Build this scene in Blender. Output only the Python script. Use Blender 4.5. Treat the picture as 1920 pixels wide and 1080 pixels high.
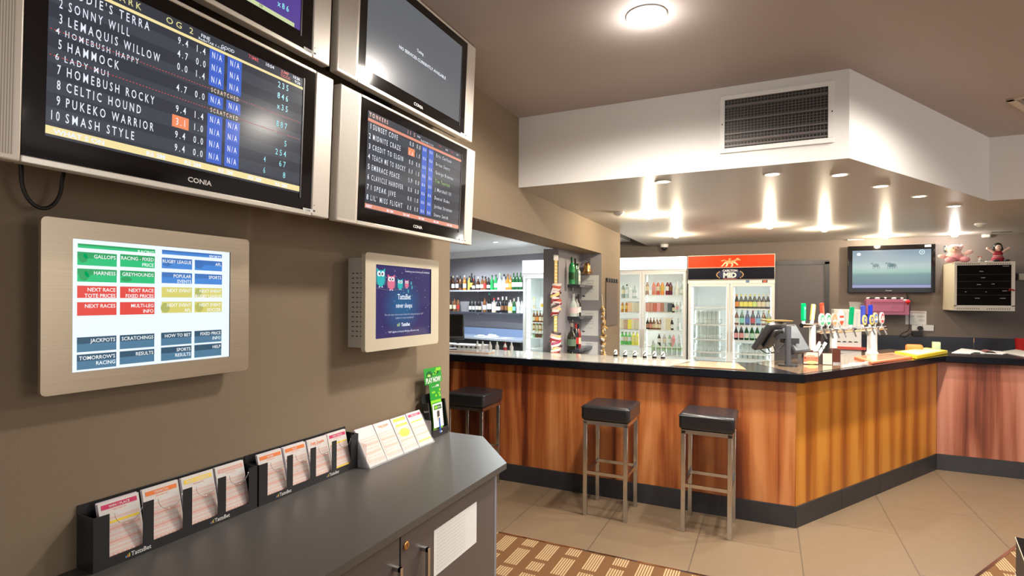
import bpy, bmesh, math, random
from mathutils import Vector, Matrix
from math import pi, sin, cos, radians as rad
random.seed(7)
for o in list(bpy.data.objects): bpy.data.objects.remove(o)
SC = bpy.context.scene
COL = SC.collection

# ------------------------------------------------------------------ camera
CAMH = 1.55
FPX = 1018.62
YAW, PITCH, ROLL, SHY = rad(25.25742), rad(-.08398), rad(.36197), 21.56
_f = Vector((-sin(YAW)*cos(PITCH), cos(YAW)*cos(PITCH), sin(PITCH)))
_r = Vector((cos(YAW), sin(YAW), 0))
_u = _r.cross(_f)
CR = cos(ROLL)*_r + sin(ROLL)*_u
CU = -sin(ROLL)*_r + cos(ROLL)*_u
cam_d = bpy.data.cameras.new('camera')
cam = bpy.data.objects.new('camera', cam_d); COL.objects.link(cam)
cam.matrix_world = Matrix(((CR.x, CU.x, -_f.x, 0), (CR.y, CU.y, -_f.y, 0), (CR.z, CU.z, -_f.z, CAMH), (0, 0, 0, 1)))
cam_d.sensor_fit = 'HORIZONTAL'; cam_d.sensor_width = 36
cam_d.lens = 36*FPX/1920; cam_d.shift_y = SHY/1920
cam_d.clip_start = .02; cam_d.clip_end = 100
SC.camera = cam
SC.view_settings.view_transform = 'Standard'; SC.view_settings.look = 'None'
SC.view_settings.gamma = 1; SC.view_settings.use_curve_mapping = False
SC.view_settings.exposure = -0.05

# world: dim neutral ambience of the rest of the pub
W = bpy.data.worlds.new('world'); SC.world = W; W.use_nodes = True
W.node_tree.nodes['Background'].inputs[0].default_value = (.85, .9, 1, 1)
W.node_tree.nodes['Background'].inputs[1].default_value = .3

def area(name, loc, target, sx, sy, power, col=(1, 1, 1), spread=pi):
    d = bpy.data.lights.new(name, 'AREA'); d.shape = 'RECTANGLE'; d.size = sx; d.size_y = sy
    d.energy = power; d.color = col; d.spread = spread
    o = bpy.data.objects.new(name, d); COL.objects.link(o); o.location = loc
    o.rotation_euler = (Vector(target)-Vector(loc)).to_track_quat('-Z', 'Y').to_euler()
    return o
def point(name, loc, power, col, r=.03):
    d = bpy.data.lights.new(name, 'POINT'); d.energy = power; d.color = col; d.shadow_soft_size = r
    o = bpy.data.objects.new(name, d); COL.objects.link(o); o.location = loc; return o
def spot(name, loc, power, col, ang=120, blend=.6, r=.03):
    d = bpy.data.lights.new(name, 'SPOT'); d.energy = power; d.color = col; d.shadow_soft_size = r
    d.spot_size = rad(ang); d.spot_blend = blend
    o = bpy.data.objects.new(name, d); COL.objects.link(o); o.location = loc; return o
WARM = (1, .83, .60); SOFTWARM = (1, .92, .82); COOL = (.86, .95, 1)
# daylight through the big windows of the street side, behind and right of the photographer
area('daylight_rear', (1.6, -2.9, 1.7), (0, 6, 1.0), 5.0, 2.0, 42, (1, .96, .92))
area('daylight_side', (5.85, 3.0, 1.7), (0, 4.2, .6), 3.6, 1.8, 95, (1, .96, .92))

# ------------------------------------------------------------------ pixel -> place helpers
def ray(x, y): return (x-960)/FPX*CR - (y-540-SHY)/FPX*CU + _f
def onz(x, y, z): d = ray(x, y); return Vector((0, 0, CAMH)) + d*((z-CAMH)/d.z)
def onx(x, y, X): d = ray(x, y); return Vector((0, 0, CAMH)) + d*(X/d.x)
def ony(x, y, Y): d = ray(x, y); return Vector((0, 0, CAMH)) + d*(Y/d.y)

# ------------------------------------------------------------------ materials
M = {}
def new_mat(name):
    m = bpy.data.materials.new(name); m.use_nodes = True; M[name] = m
    return m, m.node_tree, m.node_tree.nodes['Principled BSDF']
def mat(name, c, rough=.5, metal=0, emit=0, ec=None, coat=0, spec=.5, alpha=1, noise=0, nscale=40, bump=0, bscale=200):
    m, nt, b = new_mat(name)
    c = tuple(c[:3])+(1,)
    b.inputs['Base Color'].default_value = c
    b.inputs['Roughness'].default_value = rough
    b.inputs['Metallic'].default_value = metal
    b.inputs['Specular IOR Level'].default_value = spec
    b.inputs['Coat Weight'].default_value = coat
    b.inputs['Coat Roughness'].default_value = .08
    b.inputs['Alpha'].default_value = alpha
    if emit:
        b.inputs['Emission Color'].default_value = tuple((ec or c)[:3])+(1,)
        b.inputs['Emission Strength'].default_value = emit
    if noise or bump:
        tc = nt.nodes.new('ShaderNodeTexCoord')
    if noise:
        n = nt.nodes.new('ShaderNodeTexNoise'); n.inputs['Scale'].default_value = nscale; n.inputs['Detail'].default_value = 5
        nt.links.new(tc.outputs['Object'], n.inputs['Vector'])
        mx = nt.nodes.new('ShaderNodeMix'); mx.data_type = 'RGBA'
        mx.inputs[6].default_value = tuple(v*(1-noise) for v in c[:3])+(1,)
        mx.inputs[7].default_value = tuple(min(1, v*(1+noise)) for v in c[:3])+(1,)
        nt.links.new(n.outputs['Fac'], mx.inputs[0]); nt.links.new(mx.outputs[2], b.inputs['Base Color'])
    if bump:
        n2 = nt.nodes.new('ShaderNodeTexNoise'); n2.inputs['Scale'].default_value = bscale; n2.inputs['Detail'].default_value = 3
        nt.links.new(tc.outputs['Object'], n2.inputs['Vector'])
        bp = nt.nodes.new('ShaderNodeBump'); bp.inputs['Strength'].default_value = bump; bp.inputs['Distance'].default_value = .002
        nt.links.new(n2.outputs['Fac'], bp.inputs['Height']); nt.links.new(bp.outputs[0], b.inputs['Normal'])
    return m
def ramp(nt, stops):
    r = nt.nodes.new('ShaderNodeValToRGB'); e = r.color_ramp.elements
    e[0].position, e[0].color = stops[0][0], tuple(stops[0][1])+(1,)
    e[1].position, e[1].color = stops[-1][0], tuple(stops[-1][1])+(1,)
    for p, c in stops[1:-1]:
        k = e.new(p); k.color = tuple(c)+(1,)
    return r
def mapped(nt, kind='Object', scale=(1, 1, 1), rot=(0, 0, 0), loc=(0, 0, 0)):
    tc = nt.nodes.new('ShaderNodeTexCoord'); mp = nt.nodes.new('ShaderNodeMapping')
    mp.inputs['Scale'].default_value = scale; mp.inputs['Rotation'].default_value = rot; mp.inputs['Location'].default_value = loc
    nt.links.new(tc.outputs[kind], mp.inputs['Vector']); return mp
def mathn(nt, op, a, b=None, c=None):
    n = nt.nodes.new('ShaderNodeMath'); n.operation = op
    for i, v in enumerate((a, b, c)):
        if v is None: continue
        if isinstance(v, (int, float)): n.inputs[i].default_value = v
        else: nt.links.new(v, n.inputs[i])
    return n.outputs[0]
def mixc(nt, fac, a, b):
    mx = nt.nodes.new('ShaderNodeMix'); mx.data_type = 'RGBA'
    for i, v in ((0, fac), (6, a), (7, b)):
        if isinstance(v, (int, float)): mx.inputs[i].default_value = v
        elif isinstance(v, tuple): mx.inputs[i].default_value = v+(1,)
        else: nt.links.new(v, mx.inputs[i])
    return mx.outputs[2]

def wood(name, lo, mid, hi, dark, flame=1.4, leaf=0, seed=0, knots=False):
    m, nt, b = new_mat(name)
    mp = mapped(nt, 'Object', (1, 1, 1), loc=(seed, 0, seed*.37))
    def noise(sc, detail=4, dist=0.):
        mm = nt.nodes.new('ShaderNodeMapping'); mm.inputs['Scale'].default_value = sc
        nt.links.new(mp.outputs[0], mm.inputs['Vector'])
        n = nt.nodes.new('ShaderNodeTexNoise'); n.inputs['Detail'].default_value = detail; n.inputs['Scale'].default_value = 1
        n.inputs['Distortion'].default_value = dist
        nt.links.new(mm.outputs[0], n.inputs['Vector']); return n.outputs['Fac']
    big = noise((4.0, 4.0, .36), 2, .9)
    fine = noise((120, 120, 2.2), 3)
    med = noise((22, 22, .9), 4)
    a_, b_, c_ = (.42, .25, .14) if leaf else (1.9, .34, .17)
    v = mathn(nt, 'ADD', mathn(nt, 'MULTIPLY', big, a_), mathn(nt, 'MULTIPLY', med, b_))
    v = mathn(nt, 'ADD', v, mathn(nt, 'MULTIPLY', fine, c_))
    if leaf: v = mathn(nt, 'ADD', v, .42)
    if leaf:
        sx = nt.nodes.new('ShaderNodeSeparateXYZ'); nt.links.new(mp.outputs[0], sx.inputs[0])
        w = mathn(nt, 'SINE', mathn(nt, 'MULTIPLY', mathn(nt, 'ADD', sx.outputs[0], mathn(nt, 'MULTIPLY', big, .22)), pi/leaf))
        ph = mathn(nt, 'FRACT', mathn(nt, 'MULTIPLY', sx.outputs[0], 1/leaf))
        v = mathn(nt, 'ADD', v, mathn(nt, 'MULTIPLY', w, .15))
        v = mathn(nt, 'ADD', v, mathn(nt, 'MULTIPLY', mathn(nt, 'LESS_THAN', ph, .03), .035))
    v = mathn(nt, 'SUBTRACT', v, .33+(.05 if leaf else .375))
    r = ramp(nt, [(.32, hi), (.50, mid), (.64, lo), (.76, dark)])
    nt.links.new(v, r.inputs[0]); nt.links.new(r.outputs[0], b.inputs['Base Color'])
    b.inputs['Roughness'].default_value = .34; b.inputs['Coat Weight'].default_value = .12; b.inputs['Coat Roughness'].default_value = .2
    return m

mat('wall_brown', (.235, .175, .112), .75, noise=.06, nscale=3, bump=.3, bscale=300)
mat('wall_taupe', (.20, .165, .145), .8, noise=.05, nscale=2)
mat('wall_grey', (.30, .29, .32), .8)
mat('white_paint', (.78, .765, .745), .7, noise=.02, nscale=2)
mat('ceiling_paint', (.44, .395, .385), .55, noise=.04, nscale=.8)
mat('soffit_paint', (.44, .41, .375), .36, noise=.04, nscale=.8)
mat('plaster_white', (.85, .85, .83), .7)
mat('black_stone', (.006, .007, .010), .16, spec=.3)
mat('tile_black', (.028, .028, .032), .45, noise=.4, nscale=9)
mat('grout', (.12, .115, .11), .8)
mat('steel', (.60, .60, .60), .24, 1, noise=.12, nscale=30)
mat('steel_bright', (.8, .79, .77), .12, 1)
mat('steel_brushed', (.68, .62, .53), .33, 1, noise=.06, nscale=60)
mat('silver_plastic', (.66, .61, .54), .42, .25)
mat('silver_edge', (.8, .76, .68), .3, .4)
mat('gloss_black', (.006, .005, .005), .07, spec=.5)
mat('matt_black', (.014, .013, .012), .5)
mat('black_plastic', (.022, .022, .024), .33)
mat('dark_grey', (.05, .052, .06), .4)
mat('leather_black', (.018, .018, .021), .3, coat=.15, bump=.25, bscale=120)
mat('cabinet_grey', (.080, .076, .072), .36, noise=.03, nscale=5)
mat('cabinet_front', (.10, .085, .082), .42)
mat('cabinet_edge', (.20, .21, .24), .4)
mat('paper', (.76, .78, .77), .7)
mat('paper_grey', (.5, .5, .5), .7)
mat('ink', (.02, .02, .02), .6)
mat('slip_white', (.74, .70, .68), .6)
mat('slip_pink', (.78, .40, .33), .6)
mat('slip_pinkpale', (.76, .56, .50), .6)
mat('slip_red', (.62, .03, .12), .6)
mat('slip_orange', (.85, .22, .05), .6)
mat('slip_yellow', (.95, .68, .08), .6)
mat('slip_edge', (.62, .56, .66), .6)
mat('acrylic', (.8, .82, .84), .05, alpha=.22)
mat('white_plastic', (.75, .75, .74), .4)
mat('cream_plastic', (.60, .54, .42), .4)
mat('door_grey', (.13, .12, .13), .6)
mat('gold_metal', (.75, .48, .16), .3, 1)
mat('brass', (.62, .36, .14), .32, 1)
mat('lamp_glow', (1, .9, .75), .5, emit=30, ec=(1, .86, .62))
mat('lamp_glow_cool', (1, 1, 1), .5, emit=26, ec=(.95, .98, 1))
mat('lamp_glow_soft', (1, .95, .85), .5, emit=9, ec=(1, .93, .78))
mat('chrome', (.85, .85, .85), .1, 1)

# floor tiles
m, nt, b = new_mat('floor_tile')
mp = mapped(nt, 'Object', (1, 1, 1), (0, 0, rad(90)), (.2, .405+.595, 0))
br = nt.nodes.new('ShaderNodeTexBrick'); nt.links.new(mp.outputs[0], br.inputs['Vector'])
br.inputs['Scale'].default_value = 1; br.inputs['Brick Width'].default_value = 1.19; br.inputs['Row Height'].default_value = .595
br.inputs['Mortar Size'].default_value = .004; br.inputs['Mortar Smooth'].default_value = .1
br.inputs['Color1'].default_value = (.165, .112, .066, 1); br.inputs['Color2'].default_value = (.185, .127, .076, 1)
br.inputs['Mortar'].default_value = (.085, .06, .04, 1)
nz = nt.nodes.new('ShaderNodeTexNoise'); nz.inputs['Scale'].default_value = 14; nz.inputs['Detail'].default_value = 8
nt.links.new(mp.outputs[0], nz.inputs['Vector'])
nt.links.new(mixc(nt, mathn(nt, 'MULTIPLY', nz.outputs['Fac'], .35), br.outputs['Color'], (.26, .19, .12)), b.inputs['Base Color'])
b.inputs['Roughness'].default_value = .42
# carpet
m, nt, b = new_mat('carpet_pile')
mp = mapped(nt, 'Object', (1, 1, 1))
sx = nt.nodes.new('ShaderNodeSeparateXYZ'); nt.links.new(mp.outputs[0], sx.inputs[0])
cx = mathn(nt, 'DIVIDE', mathn(nt, 'ADD', sx.outputs[0], 1.4255+14.5), .145)
ci = mathn(nt, 'FLOOR', cx); cf = mathn(nt, 'FRACT', cx)
odd = mathn(nt, 'MODULO', ci, 2)
yy = mathn(nt, 'FRACT', mathn(nt, 'DIVIDE', mathn(nt, 'ADD', mathn(nt, 'ADD', sx.outputs[1], 39.0-2.86), mathn(nt, 'MULTIPLY', odd, -.125)), .39))
inx = mathn(nt, 'LESS_THAN', mathn(nt, 'ABSOLUTE', mathn(nt, 'SUBTRACT', cf, .5)), .31)
b1 = mathn(nt, 'LESS_THAN', yy, .53)
b2 = mathn(nt, 'MULTIPLY', mathn(nt, 'GREATER_THAN', yy, .64), mathn(nt, 'LESS_THAN', yy, .90))
st = mathn(nt, 'GREATER_THAN', mathn(nt, 'SINE', mathn(nt, 'MULTIPLY', sx.outputs[0], 2*pi/.0145)), -.35)
mask = mathn(nt, 'MULTIPLY', mathn(nt, 'MULTIPLY', inx, mathn(nt, 'MAXIMUM', b1, b2)), st)
pn = nt.nodes.new('ShaderNodeTexNoise'); pn.inputs['Scale'].default_value = 400
nt.links.new(mp.outputs[0], pn.inputs['Vector'])
c1 = mixc(nt, pn.outputs['Fac'], (.10, .042, .012), (.19, .083, .024))
c2 = mixc(nt, pn.outputs['Fac'], (.30, .20, .10), (.56, .41, .22))
nt.links.new(mixc(nt, mask, c1, c2), b.inputs['Base Color']); b.inputs['Roughness'].default_value = .95
bp = nt.nodes.new('ShaderNodeBump'); bp.inputs['Strength'].default_value = .5; bp.inputs['Distance'].default_value = .003
nt.links.new(pn.outputs['Fac'], bp.inputs['Height']); nt.links.new(bp.outputs[0], b.inputs['Normal'])
wood('veneer', (.29, .068, .016), (.46, .145, .038), (.60, .24, .082), (.12, .022, .007), seed=0)
wood('veneer_leaf', (.34, .092, .008), (.52, .175, .016), (.66, .27, .036), (.20, .04, .005), leaf=.125, seed=4)  # bands belong to this veneer; its stronger orange is light mixed into the colour
wood('veneer_pink_light', (.22, .065, .036), (.34, .125, .078), (.42, .18, .12), (.11, .03, .018), seed=9)  # same wood as the front run; pinkish tint of its light put into colour
# ceiling grille / speaker ribs
m, nt, b = new_mat('speaker_ribs')
mp = mapped(nt, 'Object', (1, 1, 1)); sx = nt.nodes.new('ShaderNodeSeparateXYZ'); nt.links.new(mp.outputs[0], sx.inputs[0])
w_ = mathn(nt, 'SINE', mathn(nt, 'MULTIPLY', sx.outputs[0], 2*pi/.0045))
nt.links.new(mixc(nt, mathn(nt, 'GREATER_THAN', w_, .2), (.62, .57, .49), (.34, .31, .27)), b.inputs['Base Color'])
b.inputs['Roughness'].default_value = .45
# door pane: mostly see-through with a sharp reflection
m = bpy.data.materials.new('glass_pane'); m.use_nodes = True; M['glass_pane'] = m; nt = m.node_tree
nt.nodes.remove(nt.nodes['Principled BSDF'])
tr = nt.nodes.new('ShaderNodeBsdfTransparent'); gl = nt.nodes.new('ShaderNodeBsdfGlossy'); gl.inputs['Roughness'].default_value = .01
mx = nt.nodes.new('ShaderNodeMixShader'); mx.inputs[0].default_value = .07
tr.inputs[0].default_value = (.93, .97, .96, 1)
nt.links.new(tr.outputs[0], mx.inputs[1]); nt.links.new(gl.outputs[0], mx.inputs[2])
nt.links.new(mx.outputs[0], nt.nodes['Material Output'].inputs['Surface'])

mat('header_black', (.003, .004, .012), .5, spec=.12); mat('header_orange', (.62, .040, .003), .5, spec=.2)
_cache = {}
def C(c, rough=.4, emit=0, metal=0, coat=0):
    """flat coloured material looked up by its colour"""
    k = (tuple(round(v, 3) for v in c), rough, emit, metal, coat)
    if k not in _cache:
        n = 'paint_%02d' % len(_cache)
        mat(n, c, rough, metal, emit=emit, ec=c, coat=coat); _cache[k] = n
    return _cache[k]
def S(c, e=1.0, rough=.34, base=.02):
    """lit screen pixels: dark glass that gives off its own colour"""
    k = ('s', tuple(round(v, 3) for v in c), e, rough)
    if k not in _cache:
        n = 'screen_%02d' % len(_cache)
        mat(n, (base, base, base), rough, 0, emit=e, ec=c, spec=.6); _cache[k] = n
    return _cache[k]

# ------------------------------------------------------------------ text to mesh
_tx = {}
def text_geo(s, bold=0):
    k = (s, bold)
    if k in _tx: return _tx[k]
    cu = bpy.data.curves.new('t', 'FONT'); cu.body = s; cu.size = 1; cu.resolution_u = 2; cu.offset = bold
    cu.fill_mode = 'FRONT'
    ob = bpy.data.objects.new('t', cu)
    me = bpy.data.meshes.new_from_object(ob)
    vs = [(v.co.x, v.co.y) for v in me.vertices]; fs = [tuple(p.vertices) for p in me.polygons]
    bpy.data.objects.remove(ob); bpy.data.curves.remove(cu); bpy.data.meshes.remove(me)
    x0 = min([v[0] for v in vs] or [0]); x1 = max([v[0] for v in vs] or [1])
    _tx[k] = (vs, fs, x0, x1); return _tx[k]

# ------------------------------------------------------------------ mesh builder
class MB:
    def __init__(s): s.bm = bmesh.new(); s.mats = []
    def mi(s, m):
        if m not in s.mats: s.mats.append(m)
        return s.mats.index(m)
    def faces(s, pts, fs, m, smooth=False, T=None):
        i = s.mi(m)
        vs = [s.bm.verts.new(T @ Vector(p) if T else p) for p in pts]
        out = []
        for f in fs:
            try: fc = s.bm.faces.new([vs[j] for j in f])
            except ValueError: continue
            fc.material_index = i; fc.smooth = smooth; out.append(fc)
        return out
    def box(s, m, x0, x1, y0, y1, z0, z1, bev=0, T=None, seg=2):
        p = [(x, y, z) for z in (z0, z1) for y in (y0, y1) for x in (x0, x1)]
        f = [(0, 2, 3, 1), (4, 5, 7, 6), (0, 1, 5, 4), (2, 6, 7, 3), (0, 4, 6, 2), (1, 3, 7, 5)]
        fc = s.faces(p, f, m, T=T)
        if bev:
            es = list({e for q in fc for e in q.edges})
            r = bmesh.ops.bevel(s.bm, geom=es, offset=bev, segments=seg, profile=.5, affect='EDGES', clamp_overlap=True)
            i = s.mi(m)
            for q in r['faces']: q.material_index = i; q.smooth = True
        return s
    def prism(s, m, pts, z0, z1, T=None, mtop=None):
        """pts: outline (x,y) counter-clockwise, extruded in z"""
        n = len(pts)
        P = [(x, y, z0) for x, y in pts]+[(x, y, z1) for x, y in pts]
        s.faces(P, [tuple(range(n))[::-1]]+[(i, (i+1) % n, n+(i+1) % n, n+i) for i in range(n)], m, T=T)
        s.faces([(x, y, z1) for x, y in pts], [tuple(range(n))], mtop or m, T=T)
        return s
    def plate(s, m, pts, y0, y1, T=None):
        """pts: outline in (x,z) seen from the front (-y); thickness y0..y1"""
        n = len(pts)
        P = [(x, y0, z) for x, z in pts]+[(x, y1, z) for x, z in pts]
        s.faces(P, [tuple(range(n)), tuple(range(n, 2*n))[::-1]]+[(i, n+i, n+(i+1) % n, (i+1) % n) for i in range(n)], m, T=T)
        return s
    def rect(s, m, x0, x1, z0, z1, y, T=None):
        s.faces([(x0, y, z0), (x1, y, z0), (x1, y, z1), (x0, y, z1)], [(0, 1, 2, 3)], m, T=T); return s
    def poly(s, m, pts, T=None):
        s.faces(pts, [tuple(range(len(pts)))], m, T=T); return s
    def disc(s, m, cx, cz, rx, rz, y, n=16, T=None, a0=0):
        s.poly(m, [(cx+rx*cos(2*pi*i/n+a0), y, cz+rz*sin(2*pi*i/n+a0)) for i in range(n)], T); return s
    def lathe(s, m, prof, c=(0, 0, 0), seg=14, T=None, smooth=True, squash=1):
        """prof: (r, z) or (r, z, mat); mat names the band that starts at this point"""
        T2 = (T or Matrix()) @ Matrix.Translation(c)
        rings = []; cur = m
        for k in range(len(prof)-1):
            a, b_ = prof[k], prof[k+1]
            if len(a) > 2: cur = a[2]
            P = []
            for q in (a, b_):
                P += [(q[0]*cos(2*pi*i/seg), q[0]*squash*sin(2*pi*i/seg), q[1]) for i in range(seg)]
            if a[0] < 1e-6:
                s.faces([(0, 0, a[1])]+P[seg:], [(0, 1+(i+1) % seg, 1+i) for i in range(seg)][::1], cur, smooth, T2)
            elif b_[0] < 1e-6:
                s.faces(P[:seg]+[(0, 0, b_[1])], [(i, (i+1) % seg, seg) for i in range(seg)], cur, smooth, T2)
            else:
                s.faces(P, [(i, (i+1) % seg, seg+(i+1) % seg, seg+i) for i in range(seg)], cur, smooth, T2)
        return s
    def cyl(s, m, p0, p1, r0, r1=None, seg=12, T=None, cap=True):
        p0, p1 = Vector(p0), Vector(p1); d = p1-p0; L = d.length
        R = Matrix.Translation(p0) @ d.to_track_quat('Z', 'Y').to_matrix().to_4x4()
        if T: R = T @ R
        r1 = r0 if r1 is None else r1
        P = [(r0*cos(2*pi*i/seg), r0*sin(2*pi*i/seg), 0) for i in range(seg)]+[(r1*cos(2*pi*i/seg), r1*sin(2*pi*i/seg), L) for i in range(seg)]
        s.faces(P, [(i, (i+1) % seg, seg+(i+1) % seg, seg+i) for i in range(seg)], m, True, R)
        if cap:
            s.faces(P[:seg], [tuple(range(seg))[::-1]], m, False, R); s.faces(P[seg:], [tuple(range(seg))], m, False, R)
        return s
    def tube(s, m, pts, r, seg=8, T=None):
        pts = [Vector(p) for p in pts]; rings = []
        for i, p in enumerate(pts):
            d = (pts[min(i+1, len(pts)-1)]-pts[max(i-1, 0)]).normalized()
            q = d.to_track_quat('Z', 'Y').to_matrix()
            rings.append([p+q @ Vector((r*cos(2*pi*k/seg), r*sin(2*pi*k/seg), 0)) for k in range(seg)])
        # keep the rings from twisting against each other
        P = [];
        for i, rg in enumerate(rings):
            if i:
                pr = P[-seg:]
                k = min(range(seg), key=lambda k: (rg[k]-pr[0]).length)
                rg = rg[k:]+rg[:k]
            P += rg
        n = len(rings)
        F = [(j*seg+i, j*seg+(i+1) % seg, (j+1)*seg+(i+1) % seg, (j+1)*seg+i) for j in range(n-1) for i in range(seg)]
        F += [tuple(range(seg))[::-1], tuple(range((n-1)*seg, n*seg))]
        s.faces(P, F, m, True, T); return s
    def ball(s, m, c, r, seg=14, T=None, rot=None):
        if isinstance(r, (int, float)): r = (r, r, r)
        R = Matrix.Translation(c) @ ((rot or Matrix()).to_4x4()) @ Matrix.Diagonal((*r, 1))
        if T: R = T @ R
        n = max(6, seg//2+1); P = [(0, 0, -1)]
        for j in range(1, n):
            a = -pi/2+pi*j/n
            P += [(cos(a)*cos(2*pi*i/seg), cos(a)*sin(2*pi*i/seg), sin(a)) for i in range(seg)]
        P.append((0, 0, 1)); F = [(0, 1+(i+1) % seg, 1+i) for i in range(seg)]
        for j in range(n-2):
            o = 1+j*seg; F += [(o+i, o+(i+1) % seg, o+seg+(i+1) % seg, o+seg+i) for i in range(seg)]
        o = 1+(n-2)*seg; F += [(o+i, o+(i+1) % seg, len(P)-1) for i in range(seg)]
        s.faces(P, F, m, True, R); return s
    def text(s, m, t, x, z, h, y=0, align='l', sx=1, bold=0, T=None, maxw=None):
        """lettering in the (x,z) plane facing -y; h = capital height"""
        vs, fs, a, b_ = text_geo(t, bold)
        k = h/.7; w = (b_-a)*k*sx
        if maxw and w > maxw: sx *= maxw/w; w = maxw
        ox = {'l': 0, 'c': -w/2, 'r': -w}[align]
        s.faces([(x+ox+(v[0]-a)*k*sx, y, z+v[1]*k) for v in vs], fs, m, T=T); return s
    def out(s, name, parent=None, loc=None, rz=0, mw=None):
        me = bpy.data.meshes.new(name); s.bm.to_mesh(me); s.bm.free()
        for q in s.mats: me.materials.append(M[q])
        o = bpy.data.objects.new(name, me); COL.objects.link(o)
        if parent: o.parent = parent
        if loc is not None: o.location = loc
        if rz: o.rotation_euler[2] = rz
        if mw is not None: o.matrix_world = mw
        return o

def tag(o, label=None, cat=None, group=None, kind=None):
    if label: o['label'] = label
    if cat: o['category'] = cat
    if group: o['group'] = group
    if kind: o['kind'] = kind
    return o
def thing(name, label, cat, loc, rz=0, group=None, rx=0):
    o = bpy.data.objects.new(name, None); COL.objects.link(o); o.empty_display_size = .05
    o.location = loc; o.rotation_euler = (rx, 0, rz)
    return tag(o, label, cat, group)
def struct(name, mb, **k): return tag(mb.out(name, **k), kind='structure')
def dup(root, loc=None, rz=None, label=None, group=None, scale=None):
    def cp(o, par):
        c = o.copy(); COL.objects.link(c); c.parent = par
        for ch in kids.get(o, []): cp(ch, c)
        return c
    kids = {}
    for o in list(COL.objects):
        if o.parent: kids.setdefault(o.parent, []).append(o)
    r = cp(root, None)
    if loc is not None: r.location = loc
    if rz is not None: r.rotation_euler[2] = rz
    if label: r['label'] = label
    if group: r['group'] = group
    if scale: r.scale = scale
    return r
ORD = ['first', 'second', 'third', 'fourth', 'fifth', 'sixth', 'seventh', 'eighth', 'ninth', 'tenth', 'eleventh', 'twelfth', 'thirteenth', 'fourteenth', 'fifteenth', 'sixteenth', 'seventeenth', 'eighteenth', 'nineteenth', 'twentieth', 'twenty-first', 'twenty-second', 'twenty-third', 'twenty-fourth']
# ------------------------------------------------------------------ the room
XW = -1.584            # face of the left wall
XWB = -1.86            # its far side
YB = 8.06              # back wall
CZ = 2.812; SZ = 2.326 # main ceiling, lowered ceiling over the bar
WE = 2.555             # end of the left wall
CD = Vector((sin(rad(31.27)), cos(rad(31.27)), 0)); CN = Vector((CD.y, -CD.x, 0))   # direction of the angled bar leg and its outward normal

struct('floor', MB().box('floor_tile', -6, 6, -3.1, 9, -.1, 0))
# carpet with its metal trim, bending along the angled part
k1 = onz(1905, 1027, 0); k0 = Vector((k1.x, k1.y, 0))-CD*((k1.y-3.205)/CD.y)
ke = k0+CD*((6.1-k0.y)/CD.y)
cpts = [(XW+.003, -3), (5.9, -3), (5.9, 6.1), (ke.x, 6.1), (k0.x, 3.205), (-5.9, 3.205), (-5.9, 2.57), (XW+.003, 2.57)]
tag(MB().prism('carpet_pile', cpts, 0, .006).out('carpet'), 'brown carpet patterned with cream striped blocks, beside the tiled floor', 'carpet')
tb = MB(); tb.box('steel_bright', -1.0-.6, k0.x, 3.2, 3.216, 0, .009)
T = Matrix.Translation((k0.x, 3.208, 0)) @ Matrix.Rotation(-rad(31.27), 4, 'Z')
tb.box('steel_bright', -.008, .008, 0, 3.3, 0, .009, T=T)
struct('trim_1', tb)

# left wall with the beam over the bar and the pillar
wl = MB()
wl.box('wall_brown', XWB, XW, -3.1, WE, 0, CZ)
wl.box('wall_brown', XWB, XW, WE, 6.337, 2.03, CZ)
wl.box('wall_brown', XWB+.053, XW, 5.55, 6.337, 0, 2.03)
gi = wl.mi('wall_grey')
for q in wl.bm.faces:
    c_ = q.calc_center_median(); q.normal_update()
    if q.normal.y < -.9 and abs(c_.y-5.55) < .01: q.material_index = gi
struct('wall_left', wl)
struct('wall_alcove', MB().box('wall_grey', XWB-.1, XWB+.053, 4.86, 6.337, 0, 2.03))
# back walls
struct('wall_back', MB().box('wall_taupe', XWB-.9, 6, YB, YB+.15, 0, SZ+.6))
sk = math.atan(.3)
T = Matrix.Translation((-2.7, YB, 0)) @ Matrix.Rotation(-sk, 4, 'Z')
struct('wall_back_bar', MB().box('wall_grey', -3.6, .05, 0, .15, 0, 2.9, T=T))
cb = MB()
cb.plate('plaster_white', [(0, 0), (0, 0)], 0, 0) if False else None
for (y0, z0, z1) in ((-.02, 2.30, 2.345), (-.045, 2.345, 2.375), (-.075, 2.375, 2.41)):
    cb.box('plaster_white', -3.6, .02, y0, 0, z0, z1, T=T)
struct('trim_cornice', cb)
struct('wall_right', MB().box('wall_taupe', 6, 6.15, -3.1, 9, 0, 2.9))
struct('wall_far_left', MB().box('wall_grey', -6.15, -6, -3.1, 9.6, 0, 2.9))
rw = MB()
rw.box('wall_taupe', -6, -1.5, -3.25, -3.1, 0, 2.9); rw.box('wall_taupe', 4.3, 6, -3.25, -3.1, 0, 2.9)
rw.box('wall_taupe', -1.5, 4.3, -3.25, -3.1, 0, .6); rw.box('wall_taupe', -1.5, 4.3, -3.25, -3.1, 2.75, 2.9)
struct('wall_rear', rw)
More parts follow.
